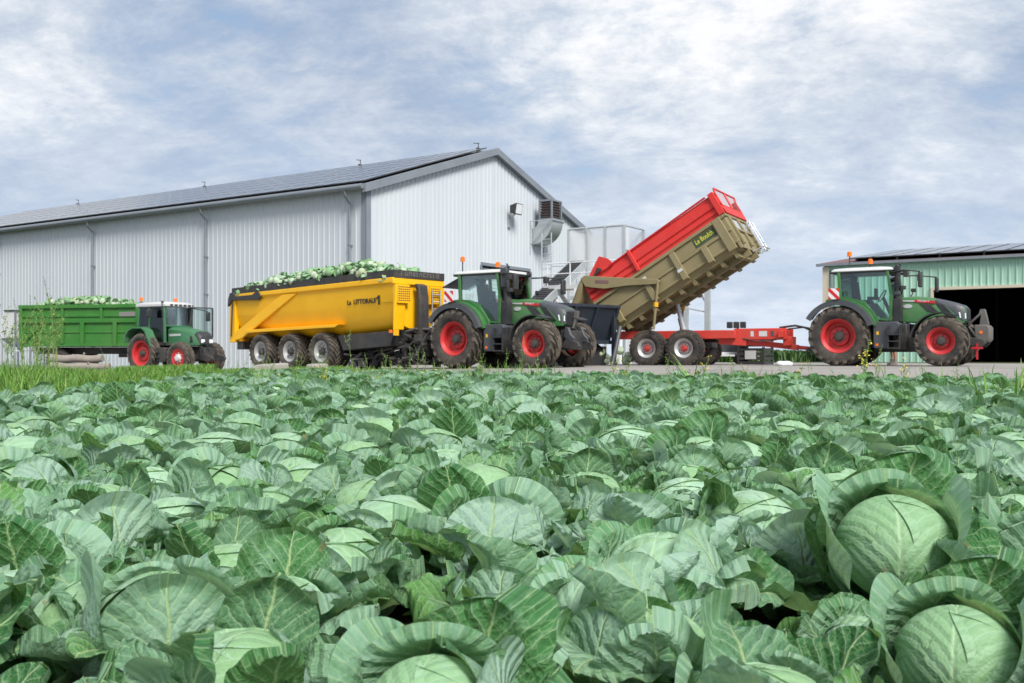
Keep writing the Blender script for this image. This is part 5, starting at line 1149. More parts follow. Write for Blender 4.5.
    # logs in front of the green trailer
    for i, (x, y, z, ln, rad, yw, lb) in enumerate(((-17.6, 40.2, .17, 2.15, .17, -2, 'pale thick log lying on top of the small log pile'), (-17.3, 39.9, -.15, 2.3, .16, 5, 'bleached log lying in the grass under the thicker log'), (-17.9, 40.6, -.14, 1.9, .15, -4, 'grey log at the back of the pile beside the trailer wheel'))):
        rnd = random.Random(i); m = MB(); pts = []; rr = []
        for k in range(12): pts.append((-ln / 2 + ln * k / 11, .03 * math.sin(k * .8 + i), .02 * math.cos(k * 1.1))); rr.append(rad * (1 + rnd.uniform(-.06, .06)) * (1 - .012 * k))
        m.tube(pts, rr, 14); st = rad * .8
        m.tube([(.3, 0, rad * .7), (.36, -.05, rad * 1.35)], [rad * .28, rad * .22], 8); o = m.build('log', 'bark', None, smooth=60); o.location = (x, y, z); o.rotation_euler = (R(30 * i), 0, R(yw)); tag(o, lb, 'log', 'logs piled by the green trailer')
misc()

# ------------------------------------------------------------------ person behind the right tractor
def person(loc, face):
    me = bpy.data.meshes.new('person'); bm = bmesh.new(); sk = bm.verts.layers.skin.verify()
    J = {}
    def v(n, p, r_, r2=None):
        q = bm.verts.new(p); q[sk].radius = (r_, r2 or r_); J[n] = q; return q
    v('pel', (0, 0, .95), .145, .11); v('waist', (0, .0, 1.12), .13, .10); v('chest', (0, -.01, 1.33), .155, .115); v('shc', (0, 0, 1.45), .10, .08); v('neck', (0, .01, 1.53), .055); v('head0', (0, .02, 1.60), .07, .08); v('head1', (0, .025, 1.69), .085, .10); v('head2', (0, .02, 1.77), .06, .07)
    for a, b in (('pel', 'waist'), ('waist', 'chest'), ('chest', 'shc'), ('shc', 'neck'), ('neck', 'head0'), ('head0', 'head1'), ('head1', 'head2')): bm.edges.new((J[a], J[b]))
    for s, n in ((-1, 'r'), (1, 'l')):
        st = .05 * s
        v('hip' + n, (s * .10, 0, .90), .095); v('kn' + n, (s * .13, .02 + st, .50), .062); v('ca' + n, (s * .135, -.01 + st, .36), .058); v('an' + n, (s * .14, -.02 + st, .09), .036); v('to' + n, (s * .15, .12 + st, .04), .036)
        v('sh' + n, (s * .18, 0, 1.43), .062); v('el' + n, (s * .26, -.02, 1.16), .043); v('wr' + n, (s * .25, .12, .95), .03); v('ha' + n, (s * .24, .17, .88), .034)
        for a, b in (('pel', 'hip' + n), ('hip' + n, 'kn' + n), ('kn' + n, 'ca' + n), ('ca' + n, 'an' + n), ('an' + n, 'to' + n), ('shc', 'sh' + n), ('sh' + n, 'el' + n), ('el' + n, 'wr' + n), ('wr' + n, 'ha' + n)): bm.edges.new((J[a], J[b]))
        for f in range(5):
            x = s * .24 + (f - 1.5) * .017; q = v('f%s%d' % (n, f), (x if f < 4 else s * .24 - s * .035, .19 + (.02 if f < 4 else .02), .83 - (.0 if f < 4 else -.03)), .009); q2 = v('g%s%d' % (n, f), (x if f < 4 else s * .24 - s * .045, .2, (.79 if f != 3 else .80) if f < 4 else .83), .008)
            bm.edges.new((J['ha' + n], q)); bm.edges.new((q, q2))
    bm.to_mesh(me); bm.free()
    o = bpy.data.objects.new('person', me); COL.objects.link(o); o.location = loc; o.rotation_euler = (0, 0, R(face))
    sm = o.modifiers.new('skin', 'SKIN'); sm.use_smooth_shade = True; sb = o.modifiers.new('sub', 'SUBSURF'); sb.levels = 1; sb.render_levels = 1
    for i, vv in enumerate(me.skin_vertices[0].data): vv.use_root = (i == 0)
    me.materials.append(M['skin'])
    def part(name, mat, loops): m = MB(); m.loft(loops); m.build(name, mat, o, smooth=70)
    def ring(cx, cy, z, rx, ry, n=14): return [(cx + rx * math.cos(t), cy + ry * math.sin(t), z) for t in (2 * PI * k / n for k in range(n))]
    for s in (-1, 1):
        st = .05 * s
        m = MB(); m.loft([ring(s * .10, 0, .93, .125, .14), ring(s * .11, .01 + st * .4, .75, .115, .125), ring(s * .13, .01 + st * .9, .48, .10, .11)]); m.build('shorts', 'hivis' if False else 'denim', o, smooth=70)
        m = MB(); m.loft([ring(s * .14, -.02 + st, .20, .062, .068), ring(s * .14, -.02 + st, .10, .06, .07), ring(s * .145, .03 + st, .05, .062, .13), ring(s * .145, .03 + st, .0, .06, .135)]); m.build('boot', 'bark', o, smooth=60)
    part('shirt', 'hivis', [ring(0, 0, .90, .185, .15), ring(0, 0, 1.1, .17, .135), ring(0, 0, 1.32, .20, .145), ring(0, 0, 1.45, .17, .11), ring(0, .01, 1.50, .08, .075)])
    part('hair', 'hair', [ring(0, .0, 1.70, .098, .112), ring(0, .01, 1.77, .09, .105), ring(0, .01, 1.82, .05, .06)])
    m = MB(); m.loft([ring(0, .115, 1.65, .014, .014, 6), ring(0, .145, 1.655, .012, .012, 6), ring(0, .115, 1.70, .008, .008, 6)]); m.build('nose', 'skin', o)
    for s in (-1, 1): m = MB(); m.box(s * .035 - .012, s * .035 + .012, .104, .118, 1.692, 1.704); m.build('eye', 'hair', o)
    tag(o, 'person in shorts and boots standing behind the right green tractor, legs showing beneath it', 'person')
person((12.45, 32.5, -.02), 65)
# ------------------------------------------------------------------ cabbages
class LB_:
    """collects leaves: vertices, quads, leaf coordinates, tone"""
    def __init__(s): s.V = []; s.F = []; s.U = []; s.T = []
    def grid(s, P, U, tone):           # P (nu,nv,3)
        nu, nv = P.shape[:2]; o = sum(len(v) for v in s.V)
        s.V.append(P.reshape(-1, 3)); s.U.append(U.reshape(-1, 2)); s.T.append(np.full(nu * nv, tone))
        i, j = np.meshgrid(np.arange(nu - 1), np.arange(nv - 1), indexing='ij'); a = o + i * nv + j
        s.F.append(np.stack([a, a + 1, a + nv + 1, a + nv], -1).reshape(-1, 4))
    def arrays(s): return np.concatenate(s.V), np.concatenate(s.F), np.concatenate(s.U), np.concatenate(s.T)
def lw(s_, k=.5):
    a = .16 + .84 * np.sin(PI / 2 * np.clip(s_ / .56, 0, 1)) ** (k * 1.9); b = np.sqrt(np.clip(1 - np.clip((s_ - .56) / .44, 0, 1) ** 2.3, 0, 1))
    return a * b + .001
def sdist(n): q = np.linspace(0, 1, n); return 1 - (1 - q) ** 1.75
def open_leaf(lb, rng, base, az, L, Wd, e0, e1, cup, ruff, tone, roll=0., nu=32, nv=17, twist=0., fold=0.):
    """free leaf: midrib rises at e0 and bends to e1; cupped, wavy margin"""
    s = sdist(nu); t = np.linspace(-1, 1, nv)
    e = e0 + (e1 - e0) * s ** 1.5 - rng.choice([0., 0., 0., .45, .8, -.5]) * np.clip((s - .62) / .38, 0, 1) ** 1.5 + .16 * np.sin(7 * s + rng.uniform(0, 6))
    ds = L * np.diff(s); rho = np.concatenate([[0], np.cumsum(np.cos((e[1:] + e[:-1]) / 2) * ds)]); z = np.concatenate([[0], np.cumsum(np.sin((e[1:] + e[:-1]) / 2) * ds)])
    ra = np.array([math.cos(az), math.sin(az), 0]); la = np.array([-math.sin(az), math.cos(az), 0]); up = np.array([0, 0, 1.])
    S, Tt = np.meshgrid(s, t, indexing='ij'); asym = rng.uniform(-.16, .16); w = lw(S) * Wd * (1 + asym * np.sign(Tt)) * (1 + (.06 * np.sin(7.3 * S + asym * 40) + .035 * np.sin(17 * S + asym * 90)) * np.abs(Tt)); X = Tt * w
    nrm = (-np.sin(e)[:, None] * ra + np.cos(e)[:, None] * up)
    tan = (np.cos(e)[:, None] * ra + np.sin(e)[:, None] * up)
    mid = np.array(base) + rho[:, None] * ra + z[:, None] * up
    ph = rng.uniform(0, 6.28, 6); f1 = rng.uniform(1.3, 2.3); f2 = rng.uniform(2.8, 4.6)
    A = np.abs(Tt); sd = np.sign(Tt)
    # lateral arc keeps the blade's width while it cups
    ang = cup * A * (w / Wd); Xl = np.where(np.abs(ang) > 1e-4, sd * np.sin(ang) / np.maximum(np.abs(cup), 1e-3) * Wd, X) if abs(cup) > 1e-3 else X
    H = (1 - np.cos(ang)) / max(abs(cup), 1e-3) * Wd * np.sign(cup)
    H = H + ruff * Wd * (A ** 2.2) * (S ** .6) * (np.sin(6.28 * f1 * S + ph[0] + sd * ph[1]) + .55 * np.sin(6.28 * f2 * S + ph[2] + sd * ph[3])) * .5
    H = H + .06 * Wd * (A ** 3) * np.sin(6.28 * (5.2 + f1) * S + ph[2] + 2 * sd) * (S > .1)
    rl, rr_ = roll + rng.choice([0, 0, .35, -.3]), roll + rng.choice([0, 0, .35, -.3])
    H = H - np.where(Tt < 0, rl, rr_) * Wd * (np.clip(A - .5, 0, 1) * 2.0) ** 2 * (.25 + .75 * S)
    H = H + .10 * Wd * np.sin(3.1 * S * f1 + ph[4]) * np.cos(2.2 * Tt + ph[5]) + .04 * Wd * np.sin(9 * S + ph[1]) * np.sin(7 * Tt + ph[2]) + .022 * Wd * np.sin(17 * S + ph[3]) * np.sin(13 * Tt + ph[0])
    along = -fold * Wd * A ** 2 * .5
    P = mid[:, None, :] + Xl[..., None] * la + H[..., None] * nrm[:, None, :] + along[..., None] * tan[:, None, :] + (rng.uniform(-.16, .16) * L * S ** 2)[..., None] * la
    if twist:
        a = twist * S; c = mid[:, None, :]; D = P - c; dl = D @ la; dn = (D * nrm[:, None, :]).sum(-1); dt = (D * tan[:, None, :]).sum(-1)
        P = c + (dl * np.cos(a) - dn * np.sin(a))[..., None] * la + (dl * np.sin(a) + dn * np.cos(a))[..., None] * nrm[:, None, :] + dt[..., None] * tan[:, None, :]
    U = np.stack([X / L + 0 * S, S], -1); lb.grid(P, U, tone)
def wrap_leaf(lb, rng, C, Rh, az, p0, p1, half, off, flare, edge, tone, nu=32, nv=17):
    """leaf hugging a ball at C: from elevation p0 up to p1, half-width angle half"""
    s = sdist(nu); t = np.linspace(-1, 1, nv); S, Tt = np.meshgrid(s, t, indexing='ij')
    psi = p0 + (p1 - p0) * S; w = lw(S, .4); phi = Tt * half * w
    ra = np.array([math.cos(az), math.sin(az), 0]); la = np.array([-math.sin(az), math.cos(az), 0]); up = np.array([0, 0, 1.])
    ph = rng.uniform(0, 6.28, 4)
    A = np.abs(Tt); tip = np.clip((S - .66) / .34, 0, 1)
    rad = Rh * (1 + off) + Rh * flare * tip ** 1.6 + Rh * edge * (A ** 4) * (.35 + .65 * S) * (1 + .5 * np.sin(7 * S + ph[0])) + Rh * .018 * np.sin(8 * S + ph[1]) * np.sin(5 * Tt + ph[2]) + Rh * .03 * A ** 2 * np.sin(11 * S + ph[3])
    Dv = np.cos(phi)[..., None] * (np.cos(psi)[..., None] * ra + np.sin(psi)[..., None] * up) + np.sin(phi)[..., None] * la
    P = np.array(C) + rad[..., None] * Dv * np.array([1, 1, .92])
    L = Rh * abs(p1 - p0); lb.grid(P, np.stack([phi * Rh / L, S], -1), tone)
def head_mesh(name, seed, Rh, C, mat, loose=0, res=(15, 11)):
    rng = np.random.default_rng(seed); lb = LB_(); nu, nv = res
    th = np.linspace(-PI / 2, PI / 2, nu); ph = np.linspace(0, 2 * PI, nv * 2)
    Tm, Pm = np.meshgrid(th, ph, indexing='ij'); P = np.array(C) + Rh * np.stack([np.cos(Tm) * np.cos(Pm), np.cos(Tm) * np.sin(Pm), .92 * np.sin(Tm)], -1)
    lb.grid(P, np.stack([Pm * 0 + .47, Tm * .0 + .5], -1), .5)
    a0 = rng.uniform(0, 6.28)
    for k in range(6):
        wrap_leaf(lb, rng, C, Rh, a0 + k * 2.4, R(-75), R(rng.uniform(80, 128)), R(rng.uniform(62, 80)), .012 + .014 * k, rng.uniform(.0, .05), rng.uniform(.0, .05), rng.uniform(.2, .9), nu, nv)
    for k in range(loose):
        wrap_leaf(lb, rng, C, Rh, rng.uniform(0, 6.28), R(-80), R(rng.uniform(30, 75)), R(70), .12 + .04 * k, rng.uniform(.2, .7), rng.uniform(.1, .35), rng.uniform(0, .3), nu, nv)
    V, F, U, T = lb.arrays(); return quickmesh(name, V, F, mat, U, T)
def plant_arrays(seed, Rh, hz, nout=9, res=(32, 17), open_front=False):
    """outer foliage of a cabbage plant: cups round the head, then spreading leaves"""
    rng = np.random.default_rng(seed); lb = LB_(); nu, nv = res; C = (0, 0, hz)
    a0 = rng.uniform(0, 6.28)
    for k in range(4):                                     # cupped wrappers that stand off the head
        az = a0 + k * 1.62 + rng.uniform(-.25, .25)
        if open_front and math.cos(az + PI / 2) > .35: continue
        wrap_leaf(lb, rng, C, Rh, az, R(-80), R(rng.uniform(28, 68)), R(rng.uniform(46, 64)), .06 + .045 * k, rng.uniform(.04, .34), rng.uniform(.05, .3), rng.uniform(.35, .95), nu, nv)
    for k in range(nout):
        az = a0 + k * 2.39996 + rng.uniform(-.3, .3); f = k / max(1, nout - 1)
        low = open_front and math.cos(az + PI / 2) > .2
        L = rng.uniform(.29, .40) * (1 if not low else .8); e0 = R(rng.uniform(56, 86) - 25 * f); e1 = R(rng.uniform(-8, 76) - 27 * f)
        if low: e0, e1 = R(26), R(-25)
        open_leaf(lb, rng, (.05 * math.cos(az), .05 * math.sin(az), .05 + .02 * (1 - f)), az, L, rng.uniform(.092, .140), e0, e1, rng.choice([rng.uniform(.2, 1.1), rng.uniform(.5, 1.3), rng.uniform(-.5, .2)]), rng.uniform(.10, .27), float(np.clip(rng.normal(.45, .30), 0, 1)), rng.choice([0, 0, .12, .35, -.25]), nu, nv, rng.uniform(-.35, .35), rng.uniform(0, .25))
    return lb.arrays()
NV = 9; PL_HI, PL_LO, HD_HI, HD_LO, PL_ARR, HD_ARR = [], [], [], [], [], []
for i in range(NV):
    Rh = .132 + .012 * (i % 3); hz = .186 + .016 * (i % 4)
    V, F, U, T = plant_arrays(100 + i, Rh, hz, 11 + i % 3); PL_HI.append(quickmesh('foliage', V, F, 'leaf', U, T))
    HD_HI.append(head_mesh('head', 200 + i, Rh, (0, 0, hz), 'head'))
    PL_ARR.append(plant_arrays(100 + i, Rh, hz, 9, (10, 7)))
    m_ = head_mesh('head_low', 200 + i, Rh, (0, 0, hz), 'head', res=(9, 7)); HD_LO.append(m_)
def hero():
    rng = np.random.default_rng(77); lb = LB_(); C = (0, -.02, .285); Rh = .132
    for az, p1, half, off, fl, ed, tn in ((R(60), 84, 78, .10, .12, .22, .5), (R(128), 80, 76, .15, .16, .26, .62), (R(8), 52, 60, .16, .35, .35, .85), (R(176), 48, 60, .2, .40, .30, .55)): wrap_leaf(lb, rng, C, Rh, az, R(-80), R(p1), R(half), off, fl, ed, tn)
    for k, (az, L, w, e0, e1, cup, tn) in enumerate(((R(95), .46, .20, 74, 86, .35, .2), (R(138), .36, .15, 70, 62, .4, .35), (R(30), .38, .165, 64, 56, .4, .3), (R(-8), .40, .17, 38, 18, .3, .5), (R(190), .36, .16, 24, -6, .4, .25), (R(-50), .34, .15, 22, -18, .3, .6), (R(-118), .34, .15, 16, -22, .2, .2), (R(-85), .30, .14, 8, -14, .2, .45))):
        open_leaf(lb, rng, (.05 * math.cos(az), .05 * math.sin(az), .06), az, L, w, R(e0), R(e1), cup, .22, tn, .1)
    V, F, U, T = lb.arrays(); pl = quickmesh('foliage', V, F, 'leaf', U, T)
    lb = LB_(); th = np.linspace(-PI / 2, PI / 2, 18); ph = np.linspace(0, 2 * PI, 30); Tm, Pm = np.meshgrid(th, ph, indexing='ij')
    lb.grid(np.array(C) + Rh * np.stack([np.cos(Tm) * np.cos(Pm), np.cos(Tm) * np.sin(Pm), .92 * np.sin(Tm)], -1), np.stack([Pm * 0 + .47, Tm * 0 + .5], -1), .5)
    for az, p1, half, off, tn in ((R(75), 110, 78, .012, .7), (R(170), 104, 76, .022, .4), (R(5), 98, 74, .034, .6), (R(-84), 92, 82, .05, .35)): wrap_leaf(lb, rng, C, Rh, az, R(-78), R(p1), R(half), off, .01, .015, tn, 26, 20)
    V, F, U, T = lb.arrays(); return pl, quickmesh('head', V, F, 'head', U, T)
HERO_PL, HERO_HD = hero()
def cabbage(x, y, i, rot, sc, label, group, z=None, hero=False, tilt=(0, 0)):
    r = bpy.data.objects.new('cabbage', None); COL.objects.link(r); r.empty_display_size = .2
    r.location = (x, y, SOIL if z is None else z); r.rotation_euler = (tilt[0], tilt[1], rot); r.scale = (sc,) * 3
    tag(r, label, 'cabbage', group)
    link('foliage', HERO_PL if hero else PL_HI[i], r); link('head', HERO_HD if hero else HD_HI[i], r)
    return r
def field():
    rng = random.Random(42); pts = []
    hero = [(.85, 2.22), (.72, 1.60), (-.62, 1.75), (.02, 2.05), (-.10, 1.36), (.36, 1.42)]
    rows = []
    y = .74; k = 0
    while y < 26:
        w = .56 * y + 1.0; x = -w + (.19 if k % 2 else 0)
        while x < w:
            px, py = x + rng.uniform(-.085, .085), y + rng.uniform(-.09, .09)
            if in_field(px, py) and all((px - a) ** 2 + (py - b) ** 2 > .20 ** 2 for a, b in hero): pts.append((px, py))
            x += .335 if y < 4.5 else .385
        y += .295 if y < 4.5 else .345 if y < 9 else .40; k += 1
    pts.sort(key=lambda p: p[0] ** 2 + p[1] ** 2)
    H = [('round pale cabbage head cupped by blue green leaves at right of near rows', True, -.35, .90), ('second hooded pale cabbage head, lower and nearer than the big round one', True, -.6, .68),
         ('cabbage with a broad upright leaf standing in the left foreground', False, 1.1, .78), ('cabbage in the centre of the near rows straight below the middle tractor', False, 2.2, .74),
         ('half hooded cabbage head at the bottom edge just left of centre', True, -.5, .66), ('cabbage with pale head top at the bottom edge right of centre', False, .4, .74)]
    for (x, y), (lb, hr, rt, sc) in zip(hero, H): cabbage(x, y, int(rt * 2) % NV, rt, sc, lb, 'cabbage plants of the field', hero=hr)
    near = pts[:292]; far = pts[292:]
    for n, (x, y) in enumerate(near):
        d = math.hypot(x, y); zone = 'close to the camera in the foremost rows' if d < 3 else 'in the middle rows of the field' if d < 7 else 'in the farther rows towards the yard'
        sc = rng.uniform(.86, 1.08) * (.78 if d < 1.7 else .84 if d < 4.5 else .95)
        if any(abs(x - hx * y / hy) < wd and hy - dn < y < hy - .1 for hx, hy, wd, dn in ((.85, 2.22, .17, .75), (.72, 1.60, .15, .55), (-.10, 1.36, .12, .4))): sc *= .66
        cabbage(x, y, rng.randrange(NV), rng.uniform(0, 6.28), sc, 'green cabbage plant growing ' + zone, 'cabbage plants of the field', z=SOIL - rng.uniform(0, .02), tilt=(rng.uniform(-.1, .1), rng.uniform(-.1, .1)))
    # the far rows as one object
    for nm, arrs, mat in (('cabbage_rows', PL_ARR, 'leaf'),):
        Vs, Fs, Us, Ts = [], [], [], []; o = 0
        for (x, y) in far:
            V, F, U, T = arrs[rng.randrange(NV)]; a = rng.uniform(0, 6.28); c, s = math.cos(a), math.sin(a); sc = rng.uniform(.84, 1.04)
            Q = np.stack([V[:, 0] * c - V[:, 1] * s, V[:, 0] * s + V[:, 1] * c, V[:, 2]], 1) * sc + np.array([x, y, SOIL])
            Vs.append(Q); Fs.append(F + o); Us.append(U); Ts.append(np.clip(T * .8 + rng.uniform(-.1, .35), 0, 1)); o += len(V)
        ob = tag(link(nm, quickmesh(nm, np.concatenate(Vs), np.concatenate(Fs), mat, np.concatenate(Us), np.concatenate(Ts))), 'far rows of cabbage plants running up to the concrete yard', 'cabbage rows', kind='stuff')
        Vs, Fs, Us, Ts = [], [], [], []; o = 0
        for (x, y) in far:
            me = HD_LO[rng.randrange(NV)]; n = len(me.vertices); V = np.empty(n * 3, dtype=np.float32); me.vertices.foreach_get('co', V); V = V.reshape(-1, 3) * .86
            F = np.empty(len(me.loops), dtype=np.int32); me.loops.foreach_get('vertex_index', F); F = F.reshape(-1, 4)
            Vs.append(V + np.array([x, y, SOIL])); Fs.append(F + o); o += n
        link('head', quickmesh('head', np.concatenate(Vs), np.concatenate(Fs), 'head', np.zeros((o, 2)), np.full(o, .5)), ob)['kind'] = 'stuff'
    print('cabbages', len(near) + len(hero), 'far', len(far))
field()

# ------------------------------------------------------------------ cabbages heaped in the trailers
HV = [head_mesh('harvested_cabbage', 400 + i, .145, (0, 0, 0), 'cut', loose=i % 3, res=(10, 8)) for i in range(5)] + [head_mesh('harvested_cabbage', 420 + i, .135, (0, 0, 0), 'head', loose=3, res=(10, 8)) for i in range(3)]
def leaf_pile(name, label, parent_m, pts, n, seed):
    rng = np.random.default_rng(seed); lb = LB_()
    for k in range(n):
        b = pts[int(rng.integers(len(pts)))]; p = (float(np.clip(b[0] + rng.uniform(-.2, .2), min(q[0] for q in pts) + .12, max(q[0] for q in pts) - .25)), float(np.clip(b[1] + rng.uniform(-.15, .15), -.84, .9)), b[2] - rng.uniform(-.05, .12))
        open_leaf(lb, rng, p, rng.uniform(0, 6.28), rng.uniform(.2, .36), rng.uniform(.1, .17), R(rng.uniform(-20, 50)), R(rng.uniform(-50, 10)), rng.uniform(-.3, .8), .3, rng.uniform(0, 1), .2, 7, 6)
    V, F, U, T = lb.arrays(); o = link(name, quickmesh(name, V, F, 'head', U, T)); o.matrix_world = parent_m; tag(o, label, 'leaves', kind='stuff'); return o
def heap(root, x0, x1, y0, y1, zf, dx, dy, n_rows, label, group, leaflabel, seed):
    """harvested cabbages bedded in rows on the load's surface zf(x, y), in the trailer's frame"""
    rng = random.Random(seed); Mx = Matrix.Translation(root.location) @ Matrix.Rotation(root.rotation_euler.z, 4, 'Z'); P = []
    nx = int((x1 - x0) / dx)
    for j in range(n_rows):
        y = y0 + dy * j
        for i in range(nx + 1):
            x = x0 + dx * (i + .5 * (j % 2)) + rng.uniform(-.07, .07)
            if x > x1: continue
            yy = y + rng.uniform(-.06, .06); z = zf(x, yy) + rng.uniform(-.12, .05) - .03; P.append((x, yy, z))
            o = bpy.data.objects.new('harvested_cabbage', HV[rng.randrange(len(HV))]); COL.objects.link(o)
            o.location = Mx @ Vector((x, yy, z)); o.rotation_euler = (rng.uniform(0, 6.28), rng.uniform(-1, 1), rng.uniform(0, 6.28)); s = rng.choice((.5, .62, .74, .8, .88, .95)); o.scale = (s, s * rng.uniform(.85, 1), s); tag(o, label, 'cabbage', group)
    # bed of leaves and trash that carries the heads
    xs_ = np.linspace(x0 - .1, x1 + .1, 40); ys_ = np.linspace(-max(abs(y0), abs(y1)) - .02, max(abs(y0), abs(y1)) + .02, 14)
    V = [(x, y, zf(x, y) - .13 + .04 * math.sin(9 * x + 5 * y)) for x in xs_ for y in ys_]; F = [(i * 14 + j, i * 14 + j + 1, (i + 1) * 14 + j + 1, (i + 1) * 14 + j) for i in range(39) for j in range(13)]
    lo = leaf_pile('cabbage_leaves', leaflabel, Mx, P, int(len(P) * 3.4), seed)
    b = link('bed', quickmesh('bed', V, F, 'leaf', np.array(V)[:, :2], np.full(len(V), .2)), lo); b['kind'] = 'stuff'
roots = {o.name: o for o in bpy.data.objects}
def yz(x, y):
    t = (x + 8.6) / 8.5; h = np.interp(t, [0, .06, .25, .5, .75, .93, 1.], [3.02, 3.12, 3.36, 3.44, 3.60, 3.30, 3.22]); return h - .26 * (abs(y) / 1.05) ** 2
heap(roots['tipping_trailer'], -8.5, -.12, -1.0, 1.0, yz, .235, .24, 6, 'pale cut cabbage in the heap on the yellow trailer', 'harvested cabbages heaped on the yellow trailer', 'loose blue green leaves among the cabbages on the yellow trailer', 1)
def gz_(x, y):
    t = (x + 5.8) / 5.7; h = np.interp(t, [0, .15, .35, .55, .75, .85, 1.], [3.0, 3.24, 3.36, 3.40, 3.30, 3.1, 2.84]); return h - .16 * (abs(y) / 1.1) ** 2
heap(roots['farm_trailer'], -5.7, -.3, -1.02, 1.0, gz_, .25, .27, 5, 'pale cut cabbage in the heap on the green trailer', 'harvested cabbages heaped on the green trailer', 'loose dark leaves among the cabbages on the green trailer', 2)
def spill():
    rng = random.Random(9)
    for k in range(14):
        x, y = 2.9 + rng.uniform(-.3, .9), 33.9 + rng.uniform(-.3, .7); o = bpy.data.objects.new('harvested_cabbage', HV[rng.randrange(len(HV))]); COL.objects.link(o)
        o.location = (x + .35, y, .10 + rng.uniform(0, .5) * (k % 3 > 0)); o.rotation_euler = (rng.uniform(0, 6), 0, rng.uniform(0, 6)); s = rng.uniform(.7, 1.); o.scale = (s, s, s); tag(o, 'cut cabbage spilled on the ground between the dark hopper and the red trailer wheels', 'cabbage', 'cabbages spilled below the hopper')
spill()

# ------------------------------------------------------------------ grass verge and weeds
def blades(name, label, pts, hmin, hmax, wid, seed, mat='grass', lean=.5):
    rng = np.random.default_rng(seed); P = np.array(pts); n = len(P); h = rng.uniform(hmin, hmax, n) * P[:, 3]; az = rng.uniform(0, 2 * PI, n); w = wid * rng.uniform(.6, 1.4, n); l = h * rng.uniform(.1, lean, n)
    dx, dy = np.cos(az), np.sin(az); X, Y, Z = P[:, 0], P[:, 1], P[:, 2]
    def pr(f, hz, ww): return [np.stack([X + dx * l * f - dy * w * ww * s, Y + dy * l * f + dx * w * ww * s, Z + h * hz], 1) for s in (1, -1)]
    V = np.stack(pr(0, 0, 1) + pr(.3, .55, .9) + pr(1, 1, .12), 1).reshape(-1, 3); b = np.arange(n)[:, None] * 6
    F = np.concatenate([b + [0, 1, 3, 2], b + [2, 3, 5, 4]]); return tag(link(name, quickmesh(name, V, F, mat, tone=np.repeat(np.clip(rng.normal(.5, .28, n), 0, 1), 6))), label, 'grass', kind='stuff')
def verge():
    rng = random.Random(3); pts = []
    while len(pts) < 62000:
        Y = 7.5 + 21 * rng.random() ** .75; X = -.56 * Y + rng.random() * (.56 * Y + 1)
        b = bdist(X, Y)
        if b > 24.6 or in_field(X, Y) and rng.random() > .03: continue
        if b > YB - .2 and X > -4.5 - max(0, (24 - Y)) * .0 and rng.random() > (.25 if X < -2.5 and b < 18.2 else .012): 
            if X > -5.2: continue
        k = .78 + .12 * min(1, max(0, (Y - 9) / 16)); q_ = X / Y
        if q_ < -.40: k *= .8 + .9 * rng.random() ** 4 * min(1, (-.40 - q_) * 12)
        if q_ > -.30: k *= .62
        pts.append((X, Y, max(gz(X, Y), SOIL) - .01, k))
    blades('grass', 'bright green grass verge between the cabbages and the left vehicles', pts, .10, .42, .0085, 1, lean=.9)
    e = []
    for _ in range(900):
        a = rng.uniform(-9, 14); x, y = AB(a, YB + rng.uniform(-.7, .15))
        if rng.random() < .5 + .5 * math.sin(a * 1.7): e.append((x, y, gz(x, y) - .02, 1.))
    blades('edge_grass', 'sparse grass growing along the edge of the concrete', e, .06, .24, .007, 2)
verge()
def weed_mesh(seed, H, leafy, flower=False):
    """upright field weed: thin stem, side shoots, narrow leaves, seed head or small yellow flowers; returns stem and leaf meshes"""
    rnd = random.Random(seed); st = MB(); LV = []; fl = MB()
    def shoot(p, d, L, r0, depth):
        pts = [Vector(p)]; d = Vector(d).normalized(); n = 7
        for k in range(n):
            d = (d + Vector((rnd.uniform(-.12, .12), rnd.uniform(-.12, .12), .06))).normalized(); pts.append(pts[-1] + d * L / n)
        st.tube(pts, [r0 * (1 - .75 * k / n) for k in range(n + 1)], 5)
        for k in range(1, n + 1):
            for _ in range(leafy if depth == 0 else 1 + leafy // 2):
                a = rnd.uniform(0, 6.28); l = rnd.uniform(.03, .09) * (1.2 - .6 * k / n) * (H / 1.2) ** .5; LV.append((pts[k], a, l, l * rnd.uniform(.14, .3), rnd.uniform(-.4, .9), rnd.random()))
            if depth == 0 and k > 2 and rnd.random() < .75:
                a = rnd.uniform(0, 6.28); shoot(pts[k], (math.cos(a), math.sin(a), 1.6), L * rnd.uniform(.2, .38), r0 * .5, 1)
        if flower:
            for _ in range(2 if depth else 4):
                q = pts[-1] + Vector((rnd.uniform(-.04, .04), rnd.uniform(-.04, .04), rnd.uniform(-.06, .03))); fl.add([q + Vector((.016, 0, 0)), q + Vector((0, .016, .004)), q - Vector((.016, 0, 0)), q - Vector((0, .016, -.004)), q + Vector((0, 0, .015))], [(0, 1, 4), (1, 2, 4), (2, 3, 4), (3, 0, 4)])
    shoot((0, 0, 0), (rnd.uniform(-.1, .1), rnd.uniform(-.1, .1), 1), H, .007 + .003 * H, 0)
    V, F, T = [], [], []
    for p, a, l, w, e, t in LV:
        d = Vector((math.cos(a) * math.cos(e), math.sin(a) * math.cos(e), math.sin(e))); s = Vector((-math.sin(a), math.cos(a), 0)) * w; o = len(V)
        V += [p, p + d * l * .5 + s + Vector((0, 0, .01)), p + d * l - Vector((0, 0, l * .2)), p + d * l * .5 - s + Vector((0, 0, .01))]; F.append((o, o + 1, o + 2, o + 3)); T += [t] * 4
    return st, quickmesh('foliage', [tuple(v) for v in V], F, 'weed', tone=T), fl
